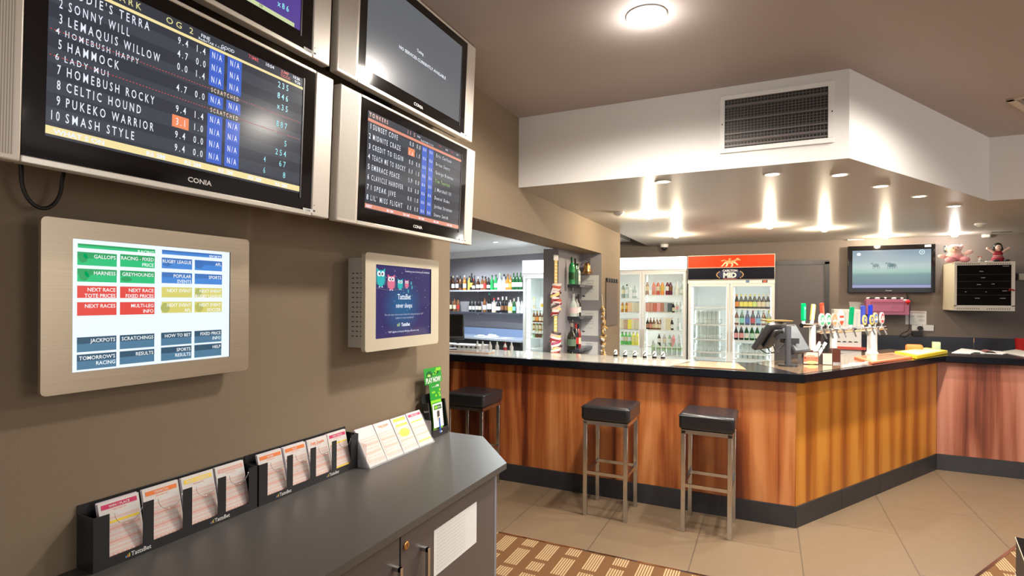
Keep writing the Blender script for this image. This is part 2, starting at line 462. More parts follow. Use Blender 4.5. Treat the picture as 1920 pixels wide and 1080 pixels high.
# main ceiling and the lowered ceiling with its white upstand
P0 = (.392, 3.452); P1 = (1.528, 5.34)
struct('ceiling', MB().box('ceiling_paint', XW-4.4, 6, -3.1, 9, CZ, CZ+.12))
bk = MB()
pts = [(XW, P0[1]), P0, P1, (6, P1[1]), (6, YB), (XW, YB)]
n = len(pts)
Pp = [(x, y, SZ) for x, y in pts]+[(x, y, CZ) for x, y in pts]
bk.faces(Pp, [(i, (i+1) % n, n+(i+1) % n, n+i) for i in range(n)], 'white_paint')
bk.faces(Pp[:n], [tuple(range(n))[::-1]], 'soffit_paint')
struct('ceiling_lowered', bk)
struct('ceiling_bar_store', MB().box('plaster_white', -6, XWB, 2.2, 9.4, 2.41, 2.5))

# door in the back wall
df = MB()
dl, dr = -.16, .655
df.box('dark_grey', dl-.05, dl, YB-.03, YB, 0, 2.05); df.box('dark_grey', dr, dr+.05, YB-.03, YB, 0, 2.05)
df.box('dark_grey', dl-.05, dr+.05, YB-.03, YB, 2.02, 2.07)
d = df.out('door_1'); tag(d, kind='structure')
MB().box('door_grey', dl, dr, YB-.02, YB, .01, 2.02).out('door_leaf', d)
hb = MB(); hb.cyl('steel', (dr-.07, YB-.02, 1.02), (dr-.07, YB-.07, 1.02), .012); hb.cyl('steel', (dr-.07, YB-.065, 1.02), (dr-.18, YB-.065, 1.02), .009); hb.box('steel', dr-.09, dr-.05, YB-.026, YB-.02, .95, 1.09)
hb.out('door_handle', d)

# ------------------------------------------------------------------ the bar
BX, BY = .175, 4.17
B2 = Vector((1.41, 6.206, 0))
BH = .996; TT = 1.056; KH = .146
def bar_leg(name, label, loc, rz, seams, woodmat, x_end0, x_end1, ksp=.6):
    t = thing(name, label, 'bar', loc, rz)
    L0, L1 = seams[0], seams[-1]
    for a, b_ in zip(seams[:-1], seams[1:]):
        MB().box(woodmat, a+.002, b_-.002, 0, .018, KH, BH, .0015, seg=1).out('front_panel', t)
    MB().box('matt_black', L0+.03, L1-.03, .018, .03, 0, BH).out('backing_board', t)
    kb = MB(); x = L0
    kb.box('grout', L0, L1, 0, .018, 0, KH-.002)
    while x < L1-.01:
        e = min(x+ksp, L1); kb.box('tile_black', x+.002, e-.002, -.006, 0, 0, KH, .001, seg=1); x = e
    kb.out('kickboard', t)
    MB().box('matt_black', L0+x_end0, L1-x_end1, .03, .3, .02, BH-.005).out('carcass', t)
    return t
fl = [-3.9, -3.2, -2.19, -1.004, BX]
bar_leg('bar_counter', 'long front run of the wooden bar behind the three stools', (0, BY, 0), 0, fl, 'veneer', 0, .3)
L2 = (B2-Vector((BX, BY, 0))).length
bar_leg('bar_counter', 'angled run of the wooden bar with orange banded veneer', (BX, BY, 0), pi/2-rad(31.27), [0, 1.22, L2], 'veneer_leaf', .25, .0, .62)
bar_leg('bar_counter', 'short right hand run of the bar, pinkish wood panel beside the angled run', (B2.x, B2.y, 0), 0, [0, 1.9, 3.2], 'veneer_pink_light', .25, 0)
# worktops
def off(p, n, d): return Vector(p)+Vector(n)*d
OV = .078; DP = .60
f0 = Vector((-3.9, BY-OV, 0))
def isect(p, d, q, e):
    # 2d line intersection
    det = d.x*(-e.y)+d.y*e.x
    r = q-p; t = (r.x*(-e.y)+r.y*e.x)/det
    return p+d*t
X1 = Vector((1, 0, 0))
cor_out = isect(Vector((0, BY-OV, 0)), X1, Vector((BX, BY, 0))+CN*OV, CD)
cor_in = isect(Vector((0, BY+DP-OV, 0)), X1, Vector((BX, BY, 0))-CN*(DP-OV), CD)
c2_out = isect(Vector((0, B2.y-OV, 0)), X1, Vector((BX, BY, 0))+CN*OV, CD)
c2_in = isect(Vector((0, B2.y+.52, 0)), X1, Vector((BX, BY, 0))-CN*(DP-OV), CD)
m_top = mat('bar_top', (.30, .21, .13), .1, coat=.5, noise=.25, nscale=6)
wt = MB()
o2 = [(-3.9, BY-OV), (cor_out.x, cor_out.y), (c2_out.x, c2_out.y), (c2_in.x, c2_in.y), (cor_in.x, cor_in.y), (-3.9, BY+DP-OV)]
wt.prism('black_stone', o2, BH, TT, mtop='black_stone')
w1 = wt.out('bar_worktop'); tag(w1, 'black polished worktop with bullnose edge over the front and angled bar', 'worktop')
bv = w1.modifiers.new('b', 'BEVEL'); bv.width = .012; bv.segments = 3; bv.limit_method = 'ANGLE'
# inlay of the worktop: pale stone (left), tan (near the corner), brown gloss (angled)
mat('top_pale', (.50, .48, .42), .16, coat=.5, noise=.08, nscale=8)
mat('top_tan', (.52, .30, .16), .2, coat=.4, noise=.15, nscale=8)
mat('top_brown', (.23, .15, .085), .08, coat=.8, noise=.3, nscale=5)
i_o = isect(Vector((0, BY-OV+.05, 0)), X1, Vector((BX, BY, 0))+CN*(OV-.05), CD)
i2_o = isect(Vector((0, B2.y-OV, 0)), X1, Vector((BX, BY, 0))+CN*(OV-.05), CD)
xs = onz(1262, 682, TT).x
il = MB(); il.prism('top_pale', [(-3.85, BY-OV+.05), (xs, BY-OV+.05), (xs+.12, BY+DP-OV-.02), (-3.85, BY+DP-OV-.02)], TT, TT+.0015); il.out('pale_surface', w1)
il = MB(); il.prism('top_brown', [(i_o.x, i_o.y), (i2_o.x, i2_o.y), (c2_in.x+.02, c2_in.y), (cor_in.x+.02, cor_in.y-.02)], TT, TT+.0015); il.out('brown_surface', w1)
wt = MB(); wt.prism('black_stone', [(c2_out.x+.002, c2_out.y), (4.6, c2_out.y), (4.6, B2.y+.52), (c2_in.x+.002, c2_in.y)], BH, TT)
w2 = wt.out('bar_worktop'); tag(w2, 'bluish black worktop on the short right hand run of the bar', 'worktop')
bv = w2.modifiers.new('b', 'BEVEL'); bv.width = .012; bv.segments = 3; bv.limit_method = 'ANGLE'
# tan bar runner lying on the worktop
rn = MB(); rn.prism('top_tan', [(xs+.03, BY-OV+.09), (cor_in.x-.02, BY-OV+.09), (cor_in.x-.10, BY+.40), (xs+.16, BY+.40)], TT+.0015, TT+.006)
tag(rn.out('bar_runner'), 'long flat orange tan rubber bar runner near the corner of the bar', 'bar mat')

# ------------------------------------------------------------------ stools
def make_stool(label, loc, rz=0):
    t = thing('bar_stool', label, 'stool', loc, rz, 'black topped bar stools along the bar')
    hw, hd, lg = .16, .1725, .0145
    s = MB(); s.box('leather_black', -hw-.015, hw+.015, -hd-.01, hd+.01, .684, .792, .024, seg=4)
    so = s.out('seat', t)
    p = MB()
    for z in (.708,):
        for a, b_ in (((-hw-.013, -hd-.008), (hw+.013, -hd-.008)), ((hw+.013, -hd-.008), (hw+.013, hd+.008)), ((-hw-.013, hd+.008), (hw+.013, hd+.008)), ((-hw-.013, -hd-.008), (-hw-.013, hd+.008))):
            p.cyl('leather_black', (*a, .776), (*b_, .776), .0035, seg=6)
    p.out('piping', so)
    for sx in (-1, 1):
        for sy in (-1, 1):
            MB().box('steel', sx*(hw-lg)-lg, sx*(hw-lg)+lg, sy*(hd-lg)-lg, sy*(hd-lg)+lg, 0, .68, .002, seg=1).out('leg', t)
    f = MB()
    for sy in (-1, 1): f.box('steel', -hw+2*lg, hw-2*lg, sy*(hd-lg)-lg, sy*(hd-lg)+lg, .658, .684)
    for sx in (-1, 1): f.box('steel', sx*(hw-lg)-lg, sx*(hw-lg)+lg, -hd, hd, .658, .684)
    f.out('seat_frame', t)
    for sy, z in ((-1, .30), (1, .30)): MB().box('steel', -hw+2*lg, hw-2*lg, sy*(hd-lg)-.009, sy*(hd-lg)+.009, z, z+.022).out('footrest_bar', t)
    for sx in (-1, 1): MB().box('steel', sx*(hw-lg)-.009, sx*(hw-lg)+.009, -hd+2*lg, hd-2*lg, .30, .322).out('footrest_bar', t)
    return t
st1 = make_stool('middle bar stool, black square padded seat on steel legs', (-1.036, 3.917, 0))
st1.name = 'bar_stool'
dup(st1, (-.36, 3.94, 0), rad(-1), 'bar stool nearest the corner of the bar, black square seat')
dup(st1, (-2.19, 3.93, 0), rad(2), 'bar stool partly hidden behind the grey cabinet, black square seat')

# ------------------------------------------------------------------ ceiling fittings
def downlight(px, py, z, label, kind='flush', power=9, group='recessed downlights in the lowered ceiling', r=.04):
    p = onz(px, py, z)
    t = thing('downlight', label, 'ceiling light', (p.x, p.y, z), 0, group)
    glow = {'flush': 'lamp_glow_soft', 'warm': 'lamp_glow', 'cool': 'lamp_glow_cool'}[kind]
    b_ = MB(); b_.lathe('white_plastic', [(r+.014, 0), (r+.014, -.004), (r+.002, -.006), (r-.002, 0)], seg=20); b_.out('trim_ring', t)
    if kind == 'flush':
        MB().lathe(glow, [(r, -.003), (r*.6, -.0035), (0, -.004)], seg=16).out('lens', t)
    else:
        MB().lathe(glow, [(r, -.004), (r*.92, -.02), (r*.6, -.034), (0, -.04)], seg=16).out('bulb', t)
    c = WARM if kind != 'cool' else (1, .97, .9)
    if kind == 'flush':
        l = spot('lamp', (0, 0, -.02), power, SOFTWARM, 150, .5)
    else:
        l = point('lamp', (0, 0, -.07), power*.55, c, .03)
    l.parent = t
    return t
for px, py, lb in ((1243, 340, 'small recessed downlight alone at the left, just behind the white upstand'),
                   (1448, 326, 'recessed downlight below the air grille'),
                   (1575, 327, 'recessed downlight right under the corner of the white upstand'),
                   (1651, 348.5, 'recessed downlight, second along the angled white upstand'),
                   (1724, 367.5, 'recessed downlight, third along the angled white upstand'),
                   (1789, 386, 'recessed downlight at the far end of the angled white upstand')):
    downlight(px, py, SZ, lb, 'flush', 92)
for px, py, lb, kd in ((1217, 403, 'bright warm downlight over the bar in front of the pillar', 'warm'),
                       (1268, 440, 'bright warm downlight in front of the white topped fridge', 'warm'),
                       (1443, 422, 'bright warm downlight in front of the orange topped fridge', 'warm'),
                       (1546, 428, 'bright warm downlight in front of the grey door', 'warm'),
                       (1660, 442, 'bright warm downlight above the wall television', 'warm'),
                       (1790, 438, 'bright white downlight above the pink teddy bear', 'cool')):
    downlight(px, py, SZ, lb, kd, 46 if kd == 'warm' else 13, 'bright downlights over the back of the bar', .038)
# main ceiling light
p = onz(1212, 28, CZ)
t = thing('ceiling_light', 'large round recessed light in the main ceiling', 'ceiling light', (p.x, p.y, CZ))
MB().lathe('plaster_white', [(.088, 0), (.088, -.005), (.066, -.010), (.062, .0)], seg=32).out('trim_ring', t)
MB().lathe('lamp_glow_soft', [(.064, -.004), (.03, -.006), (0, -.007)], seg=24).out('lens', t)
l = point('lamp_glow', (0, 0, -.07), 5, SOFTWARM, .04); l.parent = t
l = spot('lamp', (0, 0, -.03), 170, SOFTWARM, 168, .4, .10); l.parent = t
for q in ((1.12, 3.16), (3.4, 2.4), (3.6, .2)):  # first lamp read off the television glow; other two are unseen added fill
    l = spot('unseen_lamp', (*q, CZ-.02), 110 if q[0] < 2 else 55, SOFTWARM, 165, .4, .08)
p = wallp0 = None
for q in ((-3.75, 7.35), (-2.9, 6.3), (-4.9, 7.7)):  # one is in view; the two hidden ones are added for extra light
    t = thing('store_downlight', 'downlight in the back bar ceiling above the bottle shelves', 'ceiling light', (*q, 2.41), 0, 'downlights of the back bar ceiling')
    MB().lathe('plaster_white', [(.055, 0), (.055, -.004), (.04, -.006)], seg=18).out('trim_ring', t)
    MB().lathe('lamp_glow_cool', [(.04, -.003), (0, -.006)], seg=16).out('lens', t)
    l = spot('lamp', (0, 0, -.02), 150, (.88, .97, 1), 165, .5); l.parent = t
# smoke detectors, cameras, plates
def detector(px, py, z, label, r=.05):
    p = onz(px, py, z); t = thing('smoke_detector', label, 'smoke detector', (p.x, p.y, z))
    MB().lathe('white_plastic', [(r, 0), (r, -.012), (r*.8, -.02), (r*.35, -.034), (0, -.036)], seg=20).out('housing', t)
    MB().lathe('dark_grey', [(r*.82, -.0185), (r*.80, -.021)], seg=20).out('vent_ring', t)
detector(1160, 398, SZ, 'round white smoke detector on the lowered ceiling near the beam')
detector(1839, 419, SZ, 'round white smoke detector on the lowered ceiling at the right')
p = onz(1214, 457, SZ)
t = thing('security_camera', 'small dome security camera on the ceiling above the white topped fridge', 'camera', (p.x+.2, YB-.25, SZ))
MB().lathe('white_plastic', [(.055, 0), (.055, -.03), (.045, -.045)], seg=18).out('mount', t)
MB().lathe('gloss_black', [(.045, -.045), (.040, -.068), (.022, -.085), (0, -.09)], seg=18).out('dome', t)
p = ony(1851, 440, YB-.06)
t = thing('motion_sensor', 'small white motion sensor above the black fronted cabinet', 'sensor', (p.x, YB, p.z))
MB().box('white_plastic', -.04, .04, -.05, 0, -.03, .03, .012).out('housing', t)
MB().box('plaster_white', -.025, .025, -.055, -.05, -.022, .005, .004).out('lens', t)
p = onz(1878, 435, SZ)
tag(MB().box('matt_black', -.09, .09, -.012, .012, -.004, 0).out('air_slot', loc=(p.x, p.y, SZ)), 'thin dark slot vent in the ceiling above the black haired doll', 'vent')
p = onz(1604, 449, SZ)
tag(MB().box('plaster_white', -.09, .09, -.03, .03, -.012, 0, .004).out('ceiling_plate', loc=(p.x, p.y, SZ)), 'thin white plate on the ceiling above the left corner of the wall television', 'ceiling plate')
p = onz(1893, 193, CZ)
t = thing('ceiling_vent', 'square ceiling vent at the right edge, in the main ceiling', 'vent', (p.x+.3, p.y, CZ), pi/2-rad(31.27))
vb = MB()
for a in range(4):
    T = Matrix.Rotation(a*pi/2, 4, 'Z')
    vb.box('cream_plastic', -.25, .25, -.25, -.215, -.01, 0, T=T)
vb.out('frame', t)
sb = MB()
for i in range(8): sb.box('dark_grey', -.21, .21, -.2+i*.053, -.2+i*.053+.02, -.006, -.001)
sb.out('louvre', t)

# air grille on the white upstand
g0 = ony(1350, 289, P0[1]); g1 = ony(1565, 151, P0[1])
gx0, gx1, gz0, gz1 = g0.x, g1.x, g0.z, g1.z
t = thing('air_grille', 'large dark mesh return air grille with white frame on the upstand', 'vent', (gx0, P0[1], gz0))
GW, GH = gx1-gx0, gz1-gz0; bw = .028
f = MB()
f.box('plaster_white', 0, GW, -.012, 0, 0, bw, .003, seg=1); f.box('plaster_white', 0, GW, -.012, 0, GH-bw, GH, .003, seg=1)
f.box('plaster_white', 0, bw*.9, -.012, 0, bw, GH-bw); f.box('plaster_white', GW-bw*1.1, GW, -.012, 0, bw, GH-bw)
f.out('frame', t)
MB().rect('matt_black', bw*.9, GW-bw, bw, GH-bw, -.0015).out('duct_opening', t)
g = MB(); nx = 30; nz = 18
mat('grille_metal', (.16, .14, .13), .5, .3)
for i in range(nx+1):
    x = bw*.9+(GW-2*bw)*i/nx; g.box('grille_metal', x-.0016, x+.0016, -.006, -.003, bw, GH-bw)
for j in range(nz+1):
    z = bw+(GH-2*bw)*j/nz; g.box('grille_metal', bw*.9, GW-bw, -.0065, -.0035, z-.0014, z+.0014)
g.out('mesh', t)
h = MB()
for fr in (.04, .14, .29, .57, .86): h.box('grille_metal', bw*.9, GW-bw, -.010, -.004, bw+(GH-2*bw)*fr-.005, bw+(GH-2*bw)*fr+.005)
h.out('louvre_blade', t)
s_ = MB(); s_.disc('ink', .012, GH*.5, .003, .005, -.0125); s_.disc('ink', GW-.012, GH*.5, .003, .005, -.0125); s_.out('screw', t)
# ------------------------------------------------------------------ wall of televisions
TVW, TVH = .95, .472
def make_tv(label, y0, z0, content, screen_bg):
    t = thing('television', label, 'television', (-1.36, y0, z0), pi/2, 'silver framed televisions on the brown wall', rx=rad(2.4))
    c = MB()
    c.box('silver_plastic', 0, .107, -.004, .03, 0, TVH, .004)
    c.box('silver_plastic', TVW-.078, TVW, -.004, .03, 0, TVH, .004)
    c.box('silver_edge', .107, TVW-.078, -.004, .03, 0, .015, .002, seg=1)
    c.box('silver_edge', .107, TVW-.078, -.004, .03, TVH-.010, TVH, .002, seg=1)
    c.out('front_frame', t)
    MB().rect('speaker_ribs', .006, .094, .012, TVH-.012, -.0046).out('speaker_grille', t)
    MB().box('gloss_black', .107, TVW-.078, -.001, .03, .015, TVH-.010, .001, seg=1).out('bezel', t)
    MB().box('matt_black', .03, TVW-.03, .03, .085, .02, TVH-.02, .01).out('casing', t)
    m = MB(); m.box('matt_black', .35, .6, .085, .19, .10, .38); m.box('matt_black', .40, .55, .19, .222, .06, .42); m.out('wall_mount', t)
    s = MB(); s.rect(screen_bg, .147, .82, .064, .426, -.0013)
    s.box('dark_grey', .821, .826, -.0035, -.001, .05, .43)
    content(s); s.out('screen', t)
    l = MB(); l.text('white_plastic', 'CONIA', .487, .030, .0125, -.0016, 'c', 1.15, .018); l.out('maker_lettering', t)
    k = MB(); k.rect('paper', TVW-.115, TVW-.072, .010, .021, -.0047); k.text('ink', 'CONIA', TVW-.094, .0125, .005, -.0050, 'c'); k.out('sticker', t)
    b = MB(); b.disc('ink', TVW-.068, .035, .002, .002, -.0046, 10); b.rect('ink', TVW-.072, TVW-.063, .014, .020, -.0046); b.out('badge', t)
    return t
SX0, SW, SZ0, SHH = .147, .673, .064, .362
def U(u): return SX0+SW*u
def V(v): return SZ0+SHH*v
BGD = S((.028, .034, .052), 1, .16); TXW = S((.85, .9, 1), 1.0); BLU = S((.045, .13, .62), 1.0, .16)
BARY = S((.95, .80, .38), 1, .16); TXB = S((.25, .75, .85), 1.0); REDL = S((.6, .05, .05), 1); ORG = S((.95, .28, .12), 1, .16); TXY = S((.8, .85, .25), 1)
BGD2 = S((.045, .055, .075), 1, .16); PUR = S((.09, .05, .30), 1, .16); GREYS = S((.12, .13, .145), 1, .22); ORGBAR = S((.8, .30, .20), 1, .16)
PALE = S((.62, .72, .38), 1, .16)
def c1(s):
    def t(m, txt, u, v, h=.036, a='l', sx=1.05, sp=True, maxu=None):
        s.text(m, ' '.join(txt) if sp else txt, U(u), V(v), h*SHH*1.2, -.0021, a, sx*(.72 if a == 'c' else 1), .008, maxw=maxu*SW if maxu else None)
    for i in range(5): s.rect(BGD2, U(0), U(1), V(.085+i*.17), V(.17+i*.17), -.0016)
    s.rect(BARY, U(0), U(1), V(.015), V(.062), -.0018); s.rect(BARY, U(0), U(1), V(.905), V(.925), -.0018)
    for u in (.02, .30, .44, .58, .72, .86): s.text(TXW, {.02: 'WHAT S ON'}.get(u, 'R5 2M'), U(u), V(.022), .010, -.0022, 'l', 1.2, .03)
    t(S((.75, .7, .3), 1), 'MANUKAU PARK', .268, .945, .034, 'r', .9)
    t(S((.75, .7, .3), 1), 'OG 2', .355, .945, .034)
    t(TXW, 'FINE', .49, .955, .02, sp=False); t(TXW, 'GOOD', .575, .945, .02, sp=False)
    t(TXW, 'RadioTAB 7-1-0-3', .48, .932, .014, sp=False, sx=1.2)
    t(REDL, 'TIME', .70, .965, .022, sp=False, sx=1.2); t(TXW, '10:04', .79, .965, .022, sp=False)
    t(REDL, 'JUMP', .87, .968, .020, sp=False); t(REDL, 'ODDS', .87, .935, .020, sp=False); t(TXW, '10:36', .94, .968, .020, sp=False); t(TXW, '9:36', .95, .935, .02, sp=False)
    rows = [(1, "AUDIE'S TERRA", .838, '9.4', '1.4', '', '235', .245), (2, 'SONNY WILL', .748, '4.7', '0.0', '', '846', .18), (3, 'LEMAQUIS WILLOW', .66, '0.0', '1.4', '', 'x35', .285),
            (5, 'HAMMOCK', .514, '4.7', '0.0', '', '887', .15), (7, 'HOMEBUSH ROCKY', .368, '9.4', '1.4', '', '5', .27), (8, 'CELTIC HOUND', .280, '3.1', '1.0', '', '254', .225),
            (9, 'PUKEKO WARRIOR', .190, '9.4', '0.0', '4', '67', .27), (10, 'SMASH STYLE', .100, '9.4', '0.0', '6', '8', .205)]
    s.rect(ORG, U(.388), U(.452), V(.262), V(.262+.083), -.0018)
    for k, n, v, a, b, q, d, w in rows:
        t(TXW, str(k), .036, v, .045, 'r', .5)
        t(TXW, n, .052, v, .045, sx=.9, maxu=w)
        s.rect(BLU, U(.527), U(.592), V(v-.022), V(v+.066), -.0018); s.rect(BLU, U(.606), U(.672), V(v-.022), V(v+.066), -.0018)
        for u in (.559, .639): t(TXW, 'N/A', u, v+.004, .038, 'c', .75)
        t(TXW, a, .42, v, .04, 'c', .85); t(TXW, b, .492, v, .04, 'c', .85)
        t(TXB, d, .915, v, .04, 'r', .8); t(TXB, q, .80, v, .04, 'c', .8) if q else None
    for v, k, n, w in ((.595, 4, 'HOMEBUSH HAPPY', .22), (.448, 6, 'LADY MUI', .125)):
        t(TXW, str(k), .030, v, .03, 'r', .8); t(TXW, n, .045, v, .03, sx=.9, maxu=w); t(S((.8, .8, .6), 1), 'SCRATCHED', .60, v, .026, 'c', .9, maxu=.13)
        i = 0
        while i*.011 < .99:
            s.rect(REDL, U(.005+i*.011), U(.010+i*.011), V(v+.016), V(v+.021), -.0023); i += 1
def c2(s):
    def t(m, txt, u, v, h=.036, a='l', sx=1.0, maxu=None):
        s.text(m, ' '.join(txt), U(u), V(v), h*SHH*1.2, -.0021, a, sx*(.72 if a == 'c' else 1), .008, maxw=maxu*SW if maxu else None)
    for i in range(4): s.rect(BGD2, U(0), U(1), V(.14+i*.21), V(.245+i*.21), -.0016)
    s.rect(ORGBAR, U(0), U(1), V(.01), V(.055), -.0018); s.rect(ORGBAR, U(0), U(1), V(.895), V(.925), -.0018)
    for u in (.01, .19, .35, .51, .68, .85): s.text(TXW, 'R8 14M' if u > .02 else 'NEXT', U(u), V(.018), .009, -.0022, 'l', 1, .03)
    t(S((.75, .35, .3), 1), 'YONKERS', .01, .945, .035, maxu=.16); t(S((.75, .35, .3), 1), '11 5', .36, .945, .035)
    s.text(TXW, 'FINE', U(.46), V(.955), .008, -.0022); s.text(TXW, 'RadioTAB 4-1-0-3', U(.50), V(.932), .007, -.0022, sx=1.3)
    s.text(REDL, 'TIME', U(.70), V(.96), .008, -.0022); s.text(TXW, '8:30', U(.79), V(.955), .008, -.0022); s.text(REDL, 'JUMP', U(.85), V(.955), .008, -.0022); s.text(TXW, '9:41', U(.93), V(.955), .008, -.0022)
    rows = [('SUNSET COVE', '0.0', '0.0', 'Eric Carlson', .22), ('MIDNITE CRAZE', '1.6', '1.0', 'Brian Sears', .25), ('CREDIT TO ELGIN', '0.0', '0.0', 'George Brennan', .28), ('TEACH ME TO ROCKY', '0.0', '1.0', 'Tim Tetrick', .305),
            ('EMBRACE PEACE', '5.9', '0.0', 'J Marshall III', .25), ('CLAVICLE HANOVER', '0.0', '0.0', 'Daniel Dube', .29), ('I SPEAK JIVE', '0.0', '1.0', 'Jordan Stratton', .22), ("LIL' MISS FLIGHT", '0.0', '0.0', 'Steve Smith', .29)]
    s.rect(BLU, U(.517), U(.575), V(.085), V(.885), -.0018); s.rect(BLU, U(.59), U(.648), V(.085), V(.885), -.0018)
    s.rect(ORG, U(.372), U(.44), V(.715), V(.80), -.0018)
    for i, (n, a, b, j, w) in enumerate(rows):
        v = .825-i*.104
        t(TXW, str(i+1), .026, v, .045, 'r', .8); t(TXW, n, .045, v, .045, sx=.9, maxu=w)
        t(TXW, a, .405, v, .042, 'c', .8); t(TXW, b, .478, v, .042, 'c', .8)
        for u in (.546, .619): t(TXW, 'N/A', u, v+.005, .032, 'c', .7)
        t(S((.45, .8, .2), 1) if i == 3 else TXW, j, .68, v, .034, 'l', .75, .22)
def c3(s):
    s.text(TXW, 'Tuning', U(.50), V(.53), .012, -.002, 'c', 1, .02)
    s.text(TXW, 'NO SERVICES CURRENTLY AVAILABLE', U(.545), V(.43), .0125, -.002, 'c', 1.15, .02)
def c4(s):
    s.rect(PALE, U(0), U(.965), V(.0), V(.035), -.0018)
    s.text('ink', '11', U(.66), V(.008), .008, -.0022, sx=1.2); s.text('ink', 'S9', U(.77), V(.008), .008, -.0022, sx=1.2)
    for i, (a, b) in enumerate((('8', 'x86'), ('7', '214'), ('6', '33x'), ('5', '127'))):
        v = .10+i*.11; s.text(TXB, a, U(.03), V(v), .016, -.002); s.text(TXB, ' '.join(b), U(.93), V(v), .017, -.002, 'r', .85, .02)
make_tv('television on the brown wall showing greyhound names, above the touch screen with coloured buttons', .457, 1.818, c1, BGD)
make_tv('television with an orange barred race list, right above the small night sky screen', 1.441, 1.818, c2, BGD)
make_tv('upper television showing a plain grey no-service screen', 1.441, 2.336, c3, GREYS)
make_tv('upper television with a purple screen, cut off by the top of the picture', .457, 2.336, c4, PUR)
cb = MB(); P = []
q0, q1, q2 = onx(40, 330, -1.54), onx(90, 392, -1.54), onx(116, 325, -1.54)
for i in range(17):
    a = pi+pi*i/16; P.append((-1.54, (q0.y+q2.y)/2+(q2.y-q0.y)/2*cos(a), q1.z+ (q0.z-q1.z)*(1+sin(a))+.0))
P = [(-1.52, P[0][1]-.01, P[0][2]+.06)]+P+[(-1.52, P[-1][1], P[-1][2]+.06)]
cb.tube('matt_black', P, .0045); tag(cb.out('cable'), 'black cable looping down below the greyhound results television', 'cable')

# ------------------------------------------------------------------ touch screen kiosk
def frame_panel(mb, m, w, h, sx0, sx1, sz0, sz1, y0, y1, r=.012):
    """front plate with a rectangular opening and rounded corners"""
    out = []
    for cx, cz, a in ((w-r, h-r, 0), (r, h-r, 90), (r, r, 180), (w-r, r, 270)):
        for k in range(5): b = rad(a+22.5*k); out.append((cx+r*cos(b), cz+r*sin(b)))
    inn = [(sx1, sz1), (sx0, sz1), (sx0, sz0), (sx1, sz0)]
    for q in range(4):
        seg = out[q*5:(q+1)*5]; nxt = out[((q+1) % 4)*5]
        ring = seg+[nxt]; i0, i1 = inn[q], inn[(q+1) % 4]
        mb.poly(m, [(x, y0, z) for x, z in (ring+[i1, i0])[::-1]])
    n = len(out)
    mb.faces([(x, y0, z) for x, z in out]+[(x, y1, z) for x, z in out], [(i, (i+1) % n, n+(i+1) % n, n+i) for i in range(n)], m)
    mb.faces([(x, y0, z) for x, z in inn]+[(x, y0+.008, z) for x, z in inn], [(i, 4+i, 4+(i+1) % 4, (i+1) % 4) for i in range(4)], 'matt_black')
m_, nt_, b_ = new_mat('brushed_panel')
mp = mapped(nt_, 'Object', (3, 3, 260)); nn = nt_.nodes.new('ShaderNodeTexNoise'); nn.inputs['Scale'].default_value = 1; nn.inputs['Detail'].default_value = 3
nt_.links.new(mp.outputs[0], nn.inputs['Vector'])
nt_.links.new(mixc(nt_, nn.outputs['Fac'], (.50, .42, .31), (.66, .57, .44)), b_.inputs['Base Color'])
b_.inputs['Metallic'].default_value = .85; b_.inputs['Roughness'].default_value = .38
KX = -1.528
t = thing('betting_kiosk', 'brushed metal wall touch screen with coloured racing buttons', 'touch screen', (KX, .674, 1.314), pi/2)
kw, kh = .559, .422; s0, s1, r0, r1 = .064, .491, .049, .376
f = MB(); frame_panel(f, 'brushed_panel', kw, kh, s0, s1, r0, r1, 0, .012); f.out('front_plate', t)
MB().box('matt_black', .02, kw-.02, .012, .054, .02, kh-.02).out('back_box', t)
s = MB(); WH = S((.86, .95, 1), 1.05, .3)
s.rect(WH, s0, s1, r0, r1, .004)
def B(x0, x1, z0, z1, col, lines, hh=.0125, dark=None):
    X0, X1 = s0+(s1-s0)*x0, s0+(s1-s0)*x1; Z0, Z1 = r0+(r1-r0)*z0, r0+(r1-r0)*z1
    c = S(col, 1, .3); s.rect(c, X0, X1, Z0, Z1, .0036)
    if dark: s.rect(S(dark, 1, .3), X0, X1, Z0+(Z1-Z0)*.55, Z1, .0034)
    for i, l in enumerate(lines):
        s.text(S((.95, 1, 1), 1.0, .3), l, X1-.003, Z1-hh*.95-.0022-i*hh*1.2, hh*.74, .003, 'r', .92, .012, maxw=(X1-X0)*.94)
G, GD, R_, BL, BLD, YL, NV, NVD = (.0, .55, .19), (.0, .36, .10), (.80, .055, .04), (.05, .25, .72), (.035, .17, .52), (.72, .66, .16), (.07, .20, .33), (.022, .085, .15)
B(.028, .463, .935, .967, G, ['RACING'], .012, GD)
for x0, x1 in ((.026, .235), (.254, .461)):
    pass
B(.026, .235, .805, .905, G, ['GALLOPS'], dark=GD); B(.254, .461, .809, .909, G, ['RACING - FIXED', 'PRICE'], dark=GD)
B(.026, .235, .68, .779, G, ['HARNESS'], dark=GD); B(.254, .461, .68, .779, G, ['GREYHOUNDS'], dark=GD)
B(.026, .235, .557, .65, R_, ['NEXT RACE', 'TOTE PRICES']); B(.254, .461, .557, .65, R_, ['NEXT RACE', 'FIXED PRICES'])
B(.026, .235, .423, .525, R_, ['NEXT RACES']); B(.254, .461, .423, .525, R_, ['MULTI-LEG', 'INFO'])
B(.026, .235, .148, .26, NV, ['JACKPOTS'], dark=NVD); B(.254, .461, .148, .26, NV, ['SCRATCHINGS'], dark=NVD)
B(.026, .235, .015, .13, NV, ["TOMORROW'S", 'RACING'], dark=NVD); B(.254, .461, .025, .13, NV, ['RESULTS'], dark=NVD)
B(.507, .937, .935, .972, BL, ['SPORTS'], .012, BLD)
B(.506, .713, .814, .905, BL, ['RUGBY LEAGUE'], dark=BLD); B(.732, .939, .813, .905, BL, ['AFL'], dark=BLD)
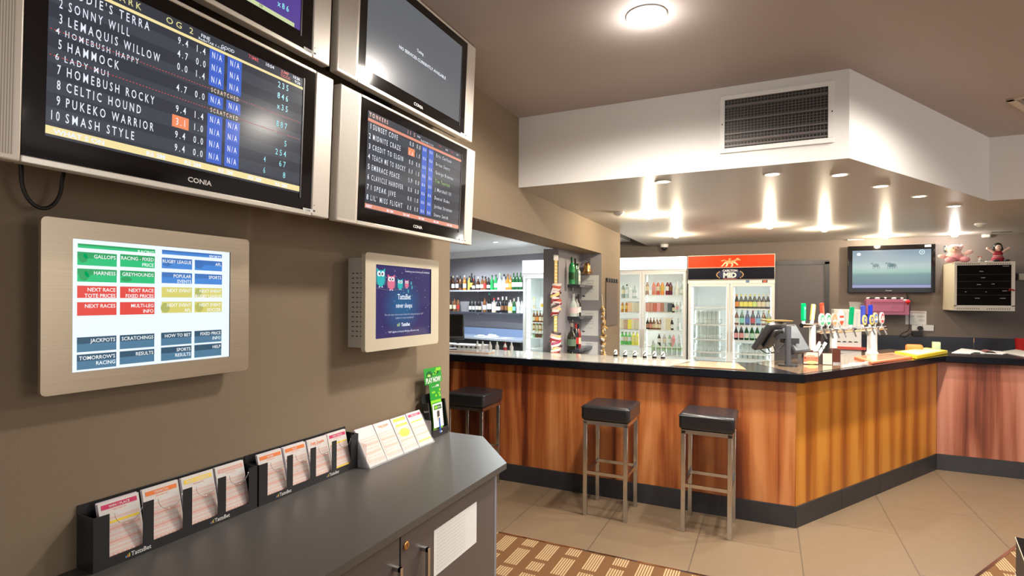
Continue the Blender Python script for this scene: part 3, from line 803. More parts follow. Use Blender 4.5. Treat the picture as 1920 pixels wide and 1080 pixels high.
B(.506, .713, .687, .781, BL, ['POPULAR', 'EVENTS'], dark=BLD); B(.732, .939, .687, .781, BL, ['SPORTS'], dark=BLD)
B(.506, .713, .564, .653, YL, ['NEXT EVENT']); B(.732, .939, .564, .653, YL, ['NEXT EVENT', 'RUGBY LEAGUE'])
B(.506, .713, .430, .527, YL, ['NEXT EVENT', 'AFL']); B(.732, .939, .430, .527, YL, ['NEXT EVENT', 'SOCCER'])
B(.504, .711, .151, .262, NV, ['HOW TO BET'], dark=NVD); B(.732, .937, .151, .262, NV, ['FIXED PRICE', 'INFO'], dark=NVD)
B(.504, .711, .02, .135, NV, ['SPORTS', 'RESULTS'], dark=NVD); B(.732, .937, .02, .135, NV, ['HELP'], dark=NVD)
def K(u, v): return s0+(s1-s0)*u, r0+(r1-r0)*v
for (u, v, rx, rz, c) in ((.055, .86, .010, .012, GD), (.075, .88, .008, .008, GD), (.06, .725, .011, .012, GD), (.08, .745, .007, .01, GD), (.29, .71, .014, .006, GD), (.54, .85, .012, .006, BLD), (.765, .86, .013, .010, BLD),
                          (.53, .475, .013, .014, (.45, .48, .13)), (.76, .61, .011, .013, (.45, .48, .13)), (.765, .475, .013, .014, (.5, .5, .12))):
    x, z = K(u, v); s.disc(S(c, 1, .3), x, z, rx, rz, .0033)
s.out('screen', t)

# ------------------------------------------------------------------ night sky promotion screen
t = thing('promotion_screen', 'square wall screen with a night sky advert and four cartoon owls', 'screen', (-1.468, 1.727, 1.329), pi/2)
kw, kh = .537, .406; s0, s1, r0, r1 = .065, .472, .050, .36
f = MB(); frame_panel(f, 'cream_plastic', kw, kh, s0, s1, r0, r1, 0, .02, .014); f.out('front_frame', t)
bb = MB(); bb.box('silver_plastic', .03, kw-.03, .02, .116, .015, kh-.02)
for j in range(14):
    for i in range(3): bb.box('dark_grey', .0294, .0302, .04+i*.022, .052+i*.022, .06+j*.02, .064+j*.02)
bb.out('back_box', t)
s = MB(); NB = S((.030, .022, .13), 1, .1); s.rect(NB, s0, s1, r0, r1, .005)
cx_, cz_ = (s0+s1)/2, (r0+r1)/2
for i in range(14):
    q = i/13; s.disc(S((.030-.018*q, .022+.085*q, .13+.14*q), 1, .1), cx_-.015, cz_-.018, .152-.105*q, .138-.105*q, .0048-i*.00008, 36)
rs = random.Random(3)
for i in range(42):
    q = rs.uniform(.0006, .0016); s.disc(TXW, rs.uniform(s0+.01, s1-.01), rs.uniform(r0+.01, r1-.01), q, q, .0035, 6)
def owl(x, z, w, h, col, wing):
    E_ = lambda m, a, b, c_, d_, y: s.disc(m, x+a*w, z+b*h, c_*w, d_*h, y, 20)
    c = S(col, 1, .1); g = S(wing, 1, .1)
    E_(g, -.36, .42, .16, .30, .0032); E_(g, .36, .42, .16, .30, .0032)
    E_(c, 0, .45, .40, .42, .0031)
    s.poly(c, [(x-.45*w, .0031, z+1.0*h), (x-.40*w, .0031, z+.55*h), (x+.40*w, .0031, z+.55*h), (x+.45*w, .0031, z+1.0*h), (x+.2*w, .0031, z+.88*h), (x-.2*w, .0031, z+.88*h)])
    for sg in (-1, 1):
        E_(TXW, sg*.2, .70, .19, .14, .0029); E_('ink', sg*.15, .69, .085, .065, .0027)
        E_(TXW, sg*.15, .02, .07, .03, .0029)
    s.poly(S((.9, .6, .1), 1), [(x-.05*w, .0027, z+.62*h), (x+.05*w, .0027, z+.62*h), (x, .0027, z+.54*h)][::-1])
br_ = [(s0+.003+i*.016, r1-.098-.012*sin(i/14*pi)+i*.0008) for i in range(16)]
s.faces([(x, .0034, z-.0025) for x, z in br_]+[(x, .0034, z+.0025) for x, z in br_], [(i, i+1, 17+i, 16+i) for i in range(15)], S((.10, .08, .16), 1, .1))
TEAL = (.02, .50, .50); PNK = (.80, .18, .30)
owl(s0+.035, r1-.095, .062, .082, TEAL, (.05, .2, .25)); owl(s0+.105, r1-.107, .056, .070, PNK, (.3, .15, .2))
owl(s0+.168, r1-.103, .042, .050, TEAL, (.05, .2, .25)); owl(s0+.216, r1-.096, .032, .040, PNK, (.3, .15, .2))
for (a, b_) in ((.25, -.072), (.256, -.09), (.228, -.108)): s.disc(S((.03, .35, .45), 1), s0+a, r1+b_, .005, .009, .0033, 10)
s.text(TXW, 'TattsBet', cx_-.005, r0+.165, .024, .003, 'c', .82, .012)
s.text(TXW, 'never sleeps', cx_-.005, r0+.128, .021, .003, 'c', .80, .008)
s.text(S((.5, .5, .6), 1), 'You can enjoy a bet on your favourite racing and sports, 24/7', cx_, r0+.095, .008, .003, 'c', 1, maxw=.37)
s.text(S((.5, .5, .6), 1), '(subject to event availability)*', cx_, r0+.080, .008, .003, 'c', 1, maxw=.24)
s.text(TXW, 'TattsBet', cx_+.006, r0+.046, .015, .003, 'c', .85, .03)
for i, c in enumerate(((.8, .6, .1), (.1, .5, .3), (.5, .7, .2))): s.rect(S(c, 1), cx_-.055+i*.006, cx_-.051+i*.006, r0+.046, r0+.056+i*.003, .003)
s.text(TXW, '*24/7 applies to Account Betting customers only', cx_-.005, r0+.02, .008, .003, 'c', 1, maxw=.24)
s.text(TXW, 'Gamble Responsibly. Call Gambling Help 1800 858 858', s1-.012, r1-.022, .0065, .003, 'r', 1, maxw=.19)
s.out('screen', t)

# ------------------------------------------------------------------ grey cabinet
t = thing('storage_cabinet', 'low dark grey cupboard with chamfered top under the wall screens', 'cabinet', (0, 0, 0))
CT = .86
mb = MB(); mb.prism('cabinet_grey', [(XW+.002, .25), (-.99, .25), (-.99, 2.056), (-1.288, 2.399), (XW+.002, 2.399)], CT-.025, CT)
o = mb.out('worktop', t); bv = o.modifiers.new('b', 'BEVEL'); bv.width = .0015; bv.segments = 2
MB().prism('cabinet_front', [(XW+.003, .3), (-1.03, .3), (-1.03, 1.99), (-1.29, 2.28), (XW+.003, 2.28)], .08, CT-.025).out('body', t)
MB().box('cabinet_edge', -1.035, -1.010, 1.985, 2.005, .0065, CT-.025).out('end_panel', t)
MB().box('matt_black', XW+.003, -1.07, .35, 1.95, .0065, .08).out('plinth', t)
def cdoor(y0, y1, hy, lock):
    d = MB().box('cabinet_front', -1.03, -1.010, y0, y1, .085, CT-.03, .001, seg=1).out('door', t)
    h = MB(); h.box('steel', -1.010, -.982, hy-.006, hy+.006, .735, .747); h.box('steel', -1.010, -.982, hy-.006, hy+.006, .53, .542); h.box('steel', -.990, -.980, hy-.006, hy+.006, .53, .747)
    h.out('handle', d)
    if lock:
        l = MB(); T = Matrix.Translation((-1.010, 1.381, .785)) @ Matrix.Rotation(pi/2, 4, 'Y')
        l.lathe('brass', [(.013, 0), (.013, .004), (.010, .006), (0, .006)], seg=18, T=T); l.box('ink', -1.0042, -1.0035, 1.380, 1.382, .779, .791); l.out('lock', d)
cdoor(1.358, 1.983, 1.466, True); cdoor(.73, 1.350, 1.322, False)
nt2 = thing('notice_paper', 'white printed notice stuck on the grey cupboard door', 'notice', (-1.0095, 1.537, .613), pi/2)
pp = MB(); pp.rect('paper', 0, .295, 0, .157, -.0005); pp.out('sheet', nt2)
pt = MB()
for i in range(11): pt.text('paper_grey', 'Responsible gambling and conditions of entry apply to all patrons at this venue', .018, .137-i*.0122, .0042, -.0009, 'l', 1, maxw=.25 if i % 3 else .2)
pt.out('lettering', nt2)

# ------------------------------------------------------------------ betting slip racks
SLIPS = {
 'winplace': ('slip_red', 'WIN / PLACE', [(.62, .07, 'slip_yellow')]), 'trifecta': ('slip_orange', 'TRIFECTA', []), 'yellow': ('slip_yellow', 'FIRST 4 QUADDIE', []),
 'pink': ('slip_pink', 'QUINELLA EXACTA', []), 'mixed': ('slip_orange', 'MIXED', []), 'duet': ('slip_orange', 'DUET', []), 'daily': ('slip_white', 'Daily Double', []), 'winplace2': ('slip_red', 'WIN / PLACE', [(.70, .06, 'slip_yellow'), (.12, .06, 'slip_yellow')])}
def slip_stack(name, label, cat, loc, rz, rx, w, h, th, key, group, hdr=True, style=0):
    t = thing(name, label, cat, loc, rz, group, rx)
    col, title, bars = SLIPS[key]
    b = MB(); 
    n = 6
    for i in range(n):   # sheets, slightly uneven
        o_ = rs.uniform(-.0015, .0015); b.box('slip_white' if i % 2 == 0 else 'slip_edge', o_, w+o_, th*i/n, th*(i+1)/n-.0002, 0, h-rs.uniform(0, .004))
    b.out('sheets', t)
    p = MB(); y = -.0006
    p.rect('slip_pinkpale', .006, w-.003, .01, h*.72, y)
    if hdr:
        p.rect(col, .007, w-.006, h-.022, h-.010, y-.0002)
        if col != 'slip_white': p.text('slip_white', title, w/2, h-.0195, .0062, y-.0005, 'c', 1, .02, maxw=w*.75)
        else: p.text('slip_orange', title, w/2, h-.024, .010, y-.0005, 'c', .9, .02, maxw=w*.8)
        p.text('slip_orange', 'Mark Like This', w/2, h-.029, .004, y-.0004, 'c', maxw=w*.5)
    for i in range(9):
        z = h*.68-i*h*.068
        p.rect('slip_pink' if i % 3 == 2 else 'slip_white', .010, w-.006, z-.0035, z, y-.0003)
        p.rect('slip_red', .0035, .0065, z-.002, z, y-.0003)
    for a in range(5):
        for c_ in range(7):
            p.rect('slip_white', .013+c_*(w-.022)/7, .013+c_*(w-.022)/7+.004, h*.60-a*h*.12, h*.60-a*h*.12+.003, y-.0004)
    for fz, fh, c_ in bars: p.rect(c_, .010, w-.006, h*fz, h*fz+h*fh*.6, y-.0005)
    if style == 1:
        n_ = 18; p.poly('slip_yellow', [(w/2+(.5-abs(.5-0))*0+w*.34*cos(2*pi*i/n_), y-.0006, h*.52+h*.12*sin(2*pi*i/n_)) for i in range(n_)]); p.rect('slip_yellow', .012, w-.012, h*.86, h*.95, y-.0005); p.rect('slip_yellow', .014, w-.010, h*.72, h*.78, y-.0005)
        for i in range(3): p.text('slip_orange', 'KENO PICK', w/2, h*.55-i*.007, .0045, y-.0008, 'c', maxw=w*.5)
    p.out('printing', t)
    return t
def rack(label, y0, stacks, wins):
    RW = .478
    t = thing('slip_rack', label, 'rack', (-1.51, y0, CT), pi/2, 'black wall racks for betting slips')
    b = MB(); b.box('black_plastic', 0, RW, .068, .0735, 0, .158, .001, seg=1); b.out('back_plate', t)
    MB().box('black_plastic', 0, RW, .002, .068, 0, .004).out('base', t)
    f = MB(); f.box('black_plastic', 0, RW, 0, .002, 0, .026)
    xs_ = [0]+[v for w_ in wins for v in (w_, w_+.082)]+[RW]
    for i in range(0, len(xs_), 2): f.box('black_plastic', xs_[i], xs_[i+1], 0, .002, .026, .137)
    f.out('front_plate', t)
    for sx in (0, RW-.002): MB().box('black_plastic', sx, sx+.002, .002, .068, .004, .137).out('end_plate', t)
    for w_ in wins:
        a = MB(); pts = []
        for i in range(11):
            q = pi+pi*.94*i/10; pts.append((w_+.046+.034*cos(q), .0006, .134+.036*sin(q)*1.0))
        a.tube('steel', pts, .0006, 5); a.out('thumb_notch', t)
    for i in range(2):
        l = MB(); xx = wins[i*2+1]-.013-.045+ (0.02 if i else 0)
        l.text('white_plastic', 'TattsBet', xx, .008, .0115, -.0004, 'l', .9, .015)
        for k, c in enumerate(((.1, .3, .6), (.6, .2, .1), (.5, .5, .1))): l.rect(C(c), xx-.014+k*.0042, xx-.011+k*.0042, .008, .013+k*.0025, -.0004)
        l.out('brand_lettering', t)
    for (key, desc), w_ in zip(stacks, wins):
        slip_stack('betting_slips', desc, 'betting slips', (-1.513-.0025, y0+w_-.006, CT+.005), pi/2, rad(-14), .100, .158, .012, key, 'stacks of betting slips')
rs = random.Random(5)
rack('black slip rack nearest the camera holding the crimson headed win and place slips', .776, [('winplace', 'betting slips with a crimson win and place header, nearest the camera'), ('trifecta', 'betting slips with an orange trifecta header, next to the crimson headed stack'), ('yellow', 'betting slips with a yellow header, third pocket of the near rack'), ('pink', 'betting slips with a pale pink header, last pocket of the near rack')], [.037, .147, .256, .365])
rack('black slip rack further along, beside the clear acrylic slip holder', 1.261, [('mixed', 'tall betting slips with a yellow and orange top edge, first pocket of the far rack'), ('duet', 'betting slips with an orange red header, second pocket of the far rack'), ('daily', 'betting slips with loose orange script at the top, third pocket of the far rack'), ('winplace2', 'betting slips with a crimson header, pocket beside the acrylic holder')], [.034, .141, .249, .355])
# clear acrylic holder
t = thing('acrylic_holder', 'clear acrylic holder for four wide stacks of slips, on the grey cabinet', 'holder', (-1.445, 1.735, CT), pi/2)
lean = math.atan2(.085, .15)
a = MB(); T = Matrix.Rotation(-lean, 4, 'X')
a.box('acrylic', 0, .465, .017, .019, 0, .165, T=T); a.box('acrylic', 0, .465, -.004, .028, 0, .003); a.box('acrylic', 0, .465, -.002, 0, 0, .022, T=T)
a.out('tray', t)
for sx in (-.002, .114, .230, .346, .465):
    MB().box('acrylic', sx, sx+.002, 0, .018, 0, .15, T=T).out('divider', t)
fo = MB(); fo.plate('acrylic', [(0, 0), (0, 0)], 0, 0) if False else fo.box('acrylic', .0, .002, .02, .11, 0, .10); fo.out('foot', t); fo = MB(); fo.box('acrylic', .463, .465, .02, .11, 0, .10); fo.out('foot', t)
for i, (k, d, st_) in enumerate((('pink', 'pale unheaded betting slips, first stack in the acrylic holder', 0), ('daily', 'betting slips with pale orange print, second stack in the acrylic holder', 0), ('yellow', 'keno slips with a yellow oval, third stack in the acrylic holder', 1), ('winplace2', 'betting slips with a crimson header, last stack in the acrylic holder', 0))):
    slip_stack('betting_slips', d, 'betting slips', (-1.449, 1.735+.003+i*.116, CT+.005), pi/2, -lean, .109, .165, .014, k, 'stacks in the acrylic holder', hdr=(i == 3 or i == 1), style=st_)
# black brochure stand with green cards
BRX = -1.485
t = thing('brochure_stand', 'black upright brochure stand at the end of the grey cabinet', 'brochure stand', (BRX, 2.242, CT), pi/2, rx=rad(-9))
b = MB()
W_ = .158
def rr(x0, x1, z0, z1, r, n=5):
    out = []
    for cx, cz, a in ((x1-r, z1-r, 0), (x0+r, z1-r, 90), (x0+r, z0+r, 180), (x1-r, z0+r, 270)):
        for k in range(n): q = rad(a+90*k/(n-1)); out.append((cx+r*cos(q), cz+r*sin(q)))
    return out
b.plate('black_plastic', rr(0, W_, 0, .215, .028), .034, .040); b.out('back', t)
for x0 in (0, W_-.008):
    sb = MB(); sb.prism('black_plastic', [(0, 0), (.008, 0), (.008, .036), (0, .036)], .012, .175, T=Matrix.Translation((x0, 0, 0))); sb.out('side', t)
MB().box('black_plastic', .004, W_-.004, 0, .036, 0, .012, .004).out('base', t)
fr = MB(); fr.box('black_plastic', .008, W_-.008, -.002, .002, .008, .036, .001, seg=1); fr.disc('white_plastic', .08, .020, .012, .004, -.0025, 12); fr.out('front_lip', t)
lb = MB(); lb.text('white_plastic', 'keno', 0, 0, .010, 0, 'l', 1, .02, T=Matrix.Translation((-.0006, .028, .13)) @ Matrix.Rotation(-pi/2, 4, 'Z')); lb.out('lettering', t)
mat('leaf_green', (.015, .30, .03), .4); mat('leaf_lime', (.25, .60, .03), .4); mat('leaf_dark', (.005, .10, .015), .4)
c = thing('promo_card', 'tall green card reading PLAY NOW in the black brochure stand', 'card', (BRX-.0225, 2.262, CT+.035), pi/2, rx=rad(-6))
b = MB(); b.box('leaf_green', .018, .116, 0, .001, 0, .23); b.box('leaf_green', -.02, .135, -.001, 0, .225, .305); b.out('board', c)
p = MB(); y = -.0016
p.rect('leaf_lime', .085, .13, .285, .300, y); p.disc('leaf_dark', .025, .272, .026, .018, y); p.disc('leaf_lime', .02, .268, .014, .007, y-.0002); p.text('paper', 'keno', .024, .262, .009, y-.0004, 'c')
for i in range(14): p.disc('leaf_dark' if i % 2 else 'leaf_lime', .06+rs.uniform(0, .06), .255+rs.uniform(0, .03), .005, .005, y-.0001, 7)
p.text('paper', 'PLAY NOW!', .057, .231, .025, y-.0006, 'c', .68, .03, maxw=.143)
p.text('paper', 'PLAY AND WIN', .04, .205, .006, -.0006); p.text('paper', '100%', .075, .205, .011, -.0006, 'l', .9, .02)
for i in range(6): p.disc('leaf_lime', .03+rs.uniform(0, .08), rs.uniform(.13, .19), .008, .006, -.0005, 9)
p.out('printing', c)
c = thing('leaflet', 'small bright green leaflet in front of the tall green card', 'leaflet', (BRX-.014, 2.272, CT+.03), pi/2, rx=rad(-6))
b = MB(); b.box('leaf_lime', 0, .09, 0, .001, 0, .148); b.out('sheet', c)
p = MB(); p.rect('leaf_green', .008, .082, .09, .135, -.0006); p.disc('leaf_dark', .045, .11, .026, .018, -.0008); p.disc('paper', .045, .108, .02, .004, -.001, 12); p.out('printing', c)
c = thing('leaflet', 'white leaflet with a dark slot picture at the front of the brochure stand', 'leaflet', (BRX-.005, 2.278, CT+.045), pi/2, rx=rad(-6))
b = MB(); b.box('paper', -.012, .076, 0, .001, 0, .118); b.out('sheet', c)
p = MB(); p.rect('leaf_dark', .0, .066, .088, .110, -.0005); p.rect('leaf_lime', .004, .03, .092, .106, -.0008); p.text('paper', 'KENO', .06, .094, .010, -.0008, 'r', .8)
n_ = 12; p.poly('cream_plastic', [(.02, -.0006, .082), (.02, -.0006, .042)]+[(.034+.014*cos(pi+pi*i/8), -.0006, .042+.012*sin(pi+pi*i/8)) for i in range(9)]+[(.048, -.0006, .082)])
p.rect('dark_grey', .024, .044, .05, .08, -.0009)
for i in range(7): p.rect('ink', .070, .074, .015+i*.012, .019+i*.012, -.0006)
p.out('printing', c)
c = thing('pen', 'blue pen standing in the black brochure stand', 'pen', (BRX-.004, 2.318, CT+.014), pi/2, rx=rad(-6))
MB().cyl(C((.02, .12, .55), .3), (0, 0, 0), (0, 0, .075), .006).out('barrel', c)
MB().cyl('white_plastic', (0, 0, .075), (0, 0, .083), .004).out('tip', c)

# black unit cut off by the right edge
p = onz(1905, 1007, .42)
t = thing('black_table', 'black low unit with a pale edge, cut off by the right edge of the picture', 'table', (p.x, p.y, 0), 0)
T = Matrix.Rotation(rad(-12), 4, 'Z')
MB().box('matt_black', 0, .5, -.55, 0, .02, .405, T=T).out('body', t)
MB().box('gloss_black', -.002, .502, -.552, .002, .405, .42, .001, T=T, seg=1).out('top', t)
e = MB()
for z in (.4195, .245): e.box('cream_plastic', -.003, .503, -.5545, -.552, z-.001, z+.001, T=T); e.box('cream_plastic', -.0035, -.0015, -.55, .002, z-.001, z+.001, T=T)
e.out('edge_strip', t)
# ------------------------------------------------------------------ glass door fridges
mat('fridge_white', (.80, .80, .78), .35); mat('fridge_inside', (.93, .96, .96), .5)
mat('tube_light', (1, 1, 1), .5, emit=11, ec=(.93, 1, .98)); mat('tube_light_warm', (1, 1, 1), .5, emit=11, ec=(1, .98, .90))
mat('sign_white', (1, 1, 1), .4, emit=1.6, ec=(1, 1, .90)); mat('sign_white_cool', (1, 1, 1), .4, emit=1.6, ec=(.97, 1, .98))
FY = 7.4
def onp(px, py, P, n):
    d = ray(px, py); n = Vector(n); t = ((Vector(P)-Vector((0, 0, CAMH))).dot(n))/d.dot(n); return Vector((0, 0, CAMH))+d*t
def fridge(name, label, x0, x1, ztop, zhead, zdoor, doors, shelves, tube, header, z0=.0, price=True):
    """doors: list of (xa, xb); shelves: per door list of z"""
    t = thing(name, label, 'fridge', (x0, FY, 0)); D = YB-FY-.02; W = x1-x0
    b = MB(); b.box('fridge_white', 0, .03, .05, D, z0, ztop); b.box('fridge_white', W-.03, W, .05, D, z0, ztop)
    b.box('fridge_white', .03, W-.03, D-.03, D, z0, ztop); b.box('fridge_white', .03, W-.03, .05, D-.03, zdoor, ztop); b.box('fridge_white', .03, W-.03, .05, D-.03, z0, .25)
    b.out('cabinet', t)
    i = MB(); i.rect('fridge_inside', .03, W-.03, .25, zdoor, D-.031)
    i.faces([(.031, .06, .25), (.031, D-.03, .25), (.031, D-.03, zdoor), (.031, .06, zdoor)], [(0, 1, 2, 3)], 'fridge_inside')
    i.faces([(W-.031, .06, .25), (W-.031, D-.03, .25), (W-.031, D-.03, zdoor), (W-.031, .06, zdoor)], [(3, 2, 1, 0)], 'fridge_inside')
    i.out('liner', t)
    h = MB(); header(h, W, zhead, ztop); h.out('header_sign', t)
    if zhead-zdoor > .01:
        f = MB(); f.box('fridge_white', 0, W, -.01, .05, zdoor, zhead); f.out('control_strip', t)
        if price:
            c = MB(); c.rect('ink', W*.86, W*.92, zdoor+.008, zhead-.008, -.011); c.rect(S((.7, .1, .03), 1), W*.87, W*.91, zdoor+.011, zhead-.011, -.0115); c.rect(C((.1, .2, .35)), W*.68, W*.72, zdoor+.008, zhead-.008, -.011); c.out('display', t)
    for di, (xa, xb) in enumerate(doors):
        xa -= x0; xb -= x0
        d = MB(); fw = .032
        d.box('fridge_white', xa, xa+fw, -.01, .03, .27, zdoor-.004, .004, seg=1); d.box('fridge_white', xb-fw, xb, -.01, .03, .27, zdoor-.004, .004, seg=1)
        d.box('fridge_white', xa+fw, xb-fw, -.01, .03, .27, .30); d.box('fridge_white', xa+fw, xb-fw, -.01, .03, zdoor-.036, zdoor-.004)
        do = d.out('door', t)
        MB().rect('glass_pane', xa+fw, xb-fw, .30, zdoor-.036, .008).out('pane', do)
        hd = MB(); hx = xb-fw*.5 if di == 0 else xa+fw*.5
        hd.box('silver_plastic', hx-.006, hx+.006, -.022, -.01, .9, 1.15, .002, seg=1); hd.out('handle', do)
        tm = MB()
        for x in (xa+fw+.006, xb-fw-.006): tm.box(tube, x-.005, x+.005, .155, .165, .32, zdoor-.05)
        tm.out('tube_lamp', t)
        for z in shelves[di]:
            s = MB(); s.box('fridge_white', xa+.03, xb-.03, .07, .085, z-.014, z)
            for k in range(9): s.box('fridge_white', xa+.03, xb-.03, .10+k*.055, .106+k*.055, z-.008, z-.002)
            for k in range(12): s.box('fridge_white', xa+.035+(xb-xa-.07)*k/11-.0015, xa+.035+(xb-xa-.07)*k/11+.0015, .08, D-.04, z-.004, z)
            s.out('shelf', t)
    return t
zt = ony(1290, 480, FY).z
Zf = lambda px, py: ony(px, py, FY).z
def plain_header(m, c2='fridge_white'):
    def h(b, W, z0, z1): b.box(m, .004, W-.004, -.03, .05, z0+.004, z1-.004, .01); b.box('fridge_white', 0, W, -.025, .05, z0, z0+.006)
    return h
def mid_header(b, W, z0, z1):
    H_ = z1-z0; zm = z0+H_*.475; y = -.046
    b.box('silver_plastic', 0, W, -.03, .05, z0, z1, .006)
    b.rect('header_orange', .006, W-.006, zm+.004, z1-.008, y+.004+.01); b.rect('header_black', .006, W-.006, z0+.006, zm, y+.014)
    b.rect(C((.55, .12, .05), .5), .006, W-.006, zm+.004, zm+.014, y+.0138)
    y = -.0335; cx = W*.50
    T = Matrix.Translation((0, .0005, 0))
    # emblem: shield with two lines of lettering, wheat ears at the sides and a horse above
    b.poly(C((.006, .014, .06), .6), [(cx+.14*cos(a)*(1.0), y, z0+.070+.066*sin(a)) for a in [2*pi*i/24 for i in range(24)]])
    b.text('paper', 'CARLTON', cx, z0+.101, .025, y-.0014, 'c', 1.05, .03); b.text('paper', 'MID', cx, z0+.026, .062, y-.0014, 'c', 1.0, .05)
    b.rect(C((.6, .10, .05)), cx-.08, cx+.08, z0+.006, z0+.012, y-.001)
    GO = C((.62, .36, .16), .4)
    for sg in (-1, 1):
        for k in range(7):
            a = rad(-38+k*12.5); b.disc(GO, cx+sg*(.145*cos(a)+.01), z0+.062+.062*sin(a), .007, .0075, y-.001, 8)
    hz = zm+.012
    def P(L, c=GO, dy=0): b.poly(c, [(cx+x*.0016, y-.0008-dy, hz+z*.00150) for x, z in L])
    P([(-40, 38), (-30, 28), (10, 26), (34, 34), (46, 52), (50, 66), (42, 62), (28, 54), (0, 50), (-28, 52)])      # body and neck
    P([(42, 62), (50, 74), (60, 72), (78, 56), (74, 50), (60, 56), (46, 50)])                                        # head
    P([(-28, 52), (-40, 54), (-58, 46), (-70, 50), (-60, 56), (-44, 60), (-30, 58)])                                # tail
    for L in ([(-40, 40), (-50, 24), (-62, 10), (-70, 4), (-58, 4), (-50, 10), (-40, 22), (-28, 34)], [(-30, 34), (-26, 18), (-36, 4), (-24, 2), (-14, 16), (-14, 32)], [(8, 30), (14, 14), (4, 2), (16, 0), (24, 14), (22, 30)], [(24, 34), (40, 26), (52, 12), (62, 14), (50, 30), (34, 42)]):
        P(L, C((.80, .66, .42), .4), .0003)
    P([(-12, 50), (0, 52), (10, 66), (0, 74), (-12, 66)], C((.5, .28, .1), .4), .0004)
FR = fridge('drinks_fridge', 'two door drinks fridge with an orange and black header and gold horse emblem', -.953, .072, zt, Zf(1300, 525), Zf(1300, 532),
            [(-.945, ony(1367, 600, FY).x), (ony(1369, 600, FY).x, .066)],
            [[Zf(1330, 577), Zf(1330, 608.5), Zf(1330, 637), Zf(1330, 661), .80, .6], [Zf(1410, 579), Zf(1410, 610.5), Zf(1410, 639), Zf(1410, 665), .80, .6]], 'tube_light', mid_header)
xm0 = ony(1203.5, 560, FY).x
FM = fridge('drinks_fridge', 'two door drinks fridge with a glowing plain white header, right of the pillar', xm0-.575, -.972, zt, Zf(1240, 506), Zf(1240, 509),
            [(xm0-.57, xm0-.002), (xm0+.002, -.978)],
            [[Zf(1180, 559), Zf(1180, 586), Zf(1180, 619), Zf(1180, 648), .8, .6], [Zf(1240, 553), Zf(1240, 586), Zf(1240, 619), Zf(1250, 651), .8, .6]], 'tube_light_warm', plain_header('sign_white'), price=False)
xl0, xl1 = ony(980, 540, FY).x, -2.64
FL = fridge('drinks_fridge', 'narrow drinks fridge with a glowing white header, at the end of the bottle shelves', xl0, xl1, zt, Zf(1000, 513), Zf(1000, 517),
            [(xl0+.012, xl1-.01)], [[Zf(1010, 579), Zf(1010, 605), Zf(1010, 634), 1.05, .8, .55]], 'tube_light', plain_header('sign_white_cool'), price=False)

# ------------------------------------------------------------------ bottles, cans and glasses
BASE = {}
def bottle_mesh(kind, body, label, cap, h):
    k = (kind, body, label, cap)
    if k in BASE: return BASE[k]
    b = MB(); g = C(body, .12, coat=.3); l = C(label, .6) if label else g; c = C(cap, .4)
    if kind == 'beer':       # long shoulder, crown cap
        b.lathe(g, [(0, 0), (.030, .001), (.031, .03, l), (.031, .10, g), (.030, .115), (.020, .145), (.013, .165), (.012, .178, l if label else g), (.012, .20, c), (.0135, .202), (.013, .209), (0, .21)], seg=12)
        T_ = .21
    elif kind == 'spirit':
        b.lathe(g, [(0, 0), (.038, .001), (.038, .045, l), (.038, .125, g), (.038, .165), (.033, .185), (.016, .21), (.013, .23), (.013, .25, c), (.016, .251), (.016, .285), (0, .286)], seg=12); T_ = .286
    elif kind == 'round':
        b.lathe(g, [(0, 0), (.045, .001), (.048, .04, l), (.048, .11, g), (.045, .14), (.030, .175), (.013, .195), (.012, .235, c), (.017, .236), (.017, .275), (0, .276)], seg=12); T_ = .276
    elif kind == 'square':
        b.lathe(g, [(0, 0), (.048, .001), (.048, .04, l), (.048, .14, g), (.048, .18), (.020, .205), (.014, .22), (.014, .245, c), (.018, .246), (.018, .28), (0, .281)], seg=4, smooth=False, T=Matrix.Rotation(pi/4, 4, 'Z')); T_ = .281
    elif kind == 'wine':
        b.lathe(g, [(0, 0), (.036, .001), (.037, .05, l), (.037, .13, g), (.036, .18), (.028, .215), (.014, .24, c), (.014, .30), (0, .301)], seg=12); T_ = .301
    elif kind == 'can':
        b.lathe('steel', [(0, 0), (.026, .001), (.032, .008, l), (.032, .110, c), (.026, .120, 'steel'), (.025, .122), (0, .121)], seg=12); T_ = .122
    elif kind == 'soft':
        b.lathe(g, [(0, 0), (.030, .002), (.032, .03), (.029, .07, l), (.032, .11), (.032, .14, g), (.022, .175), (.012, .195), (.012, .205, c), (.015, .206), (.015, .222), (0, .223)], seg=12); T_ = .223
    elif kind == 'glass':    # upturned tumbler
        b.lathe(g, [(.034, 0), (.028, .118), (.026, .125), (0, .125)], seg=12); T_ = .125
    elif kind == 'tallglass':
        b.lathe(g, [(.030, 0), (.026, .16), (.024, .165), (0, .165)], seg=12); T_ = .165
    o = b.out(kind); me = o.data; me.name = kind; bpy.data.objects.remove(o)
    BASE[k] = (me, T_); return BASE[k]
NAME = {'beer': ('beer_bottle', 'beer bottle'), 'spirit': ('spirit_bottle', 'spirit bottle'), 'round': ('spirit_bottle', 'round spirit bottle'), 'square': ('spirit_bottle', 'square spirit bottle'), 'wine': ('wine_bottle', 'tall slim bottle'),
        'can': ('drink_can', 'drink can'), 'soft': ('soft_drink_bottle', 'drink bottle'), 'glass': ('glass_tumbler', 'chilled glass'), 'tallglass': ('beer_glass', 'tall chilled glass')}
CATN = {'can': 'can', 'glass': 'glass', 'tallglass': 'glass'}
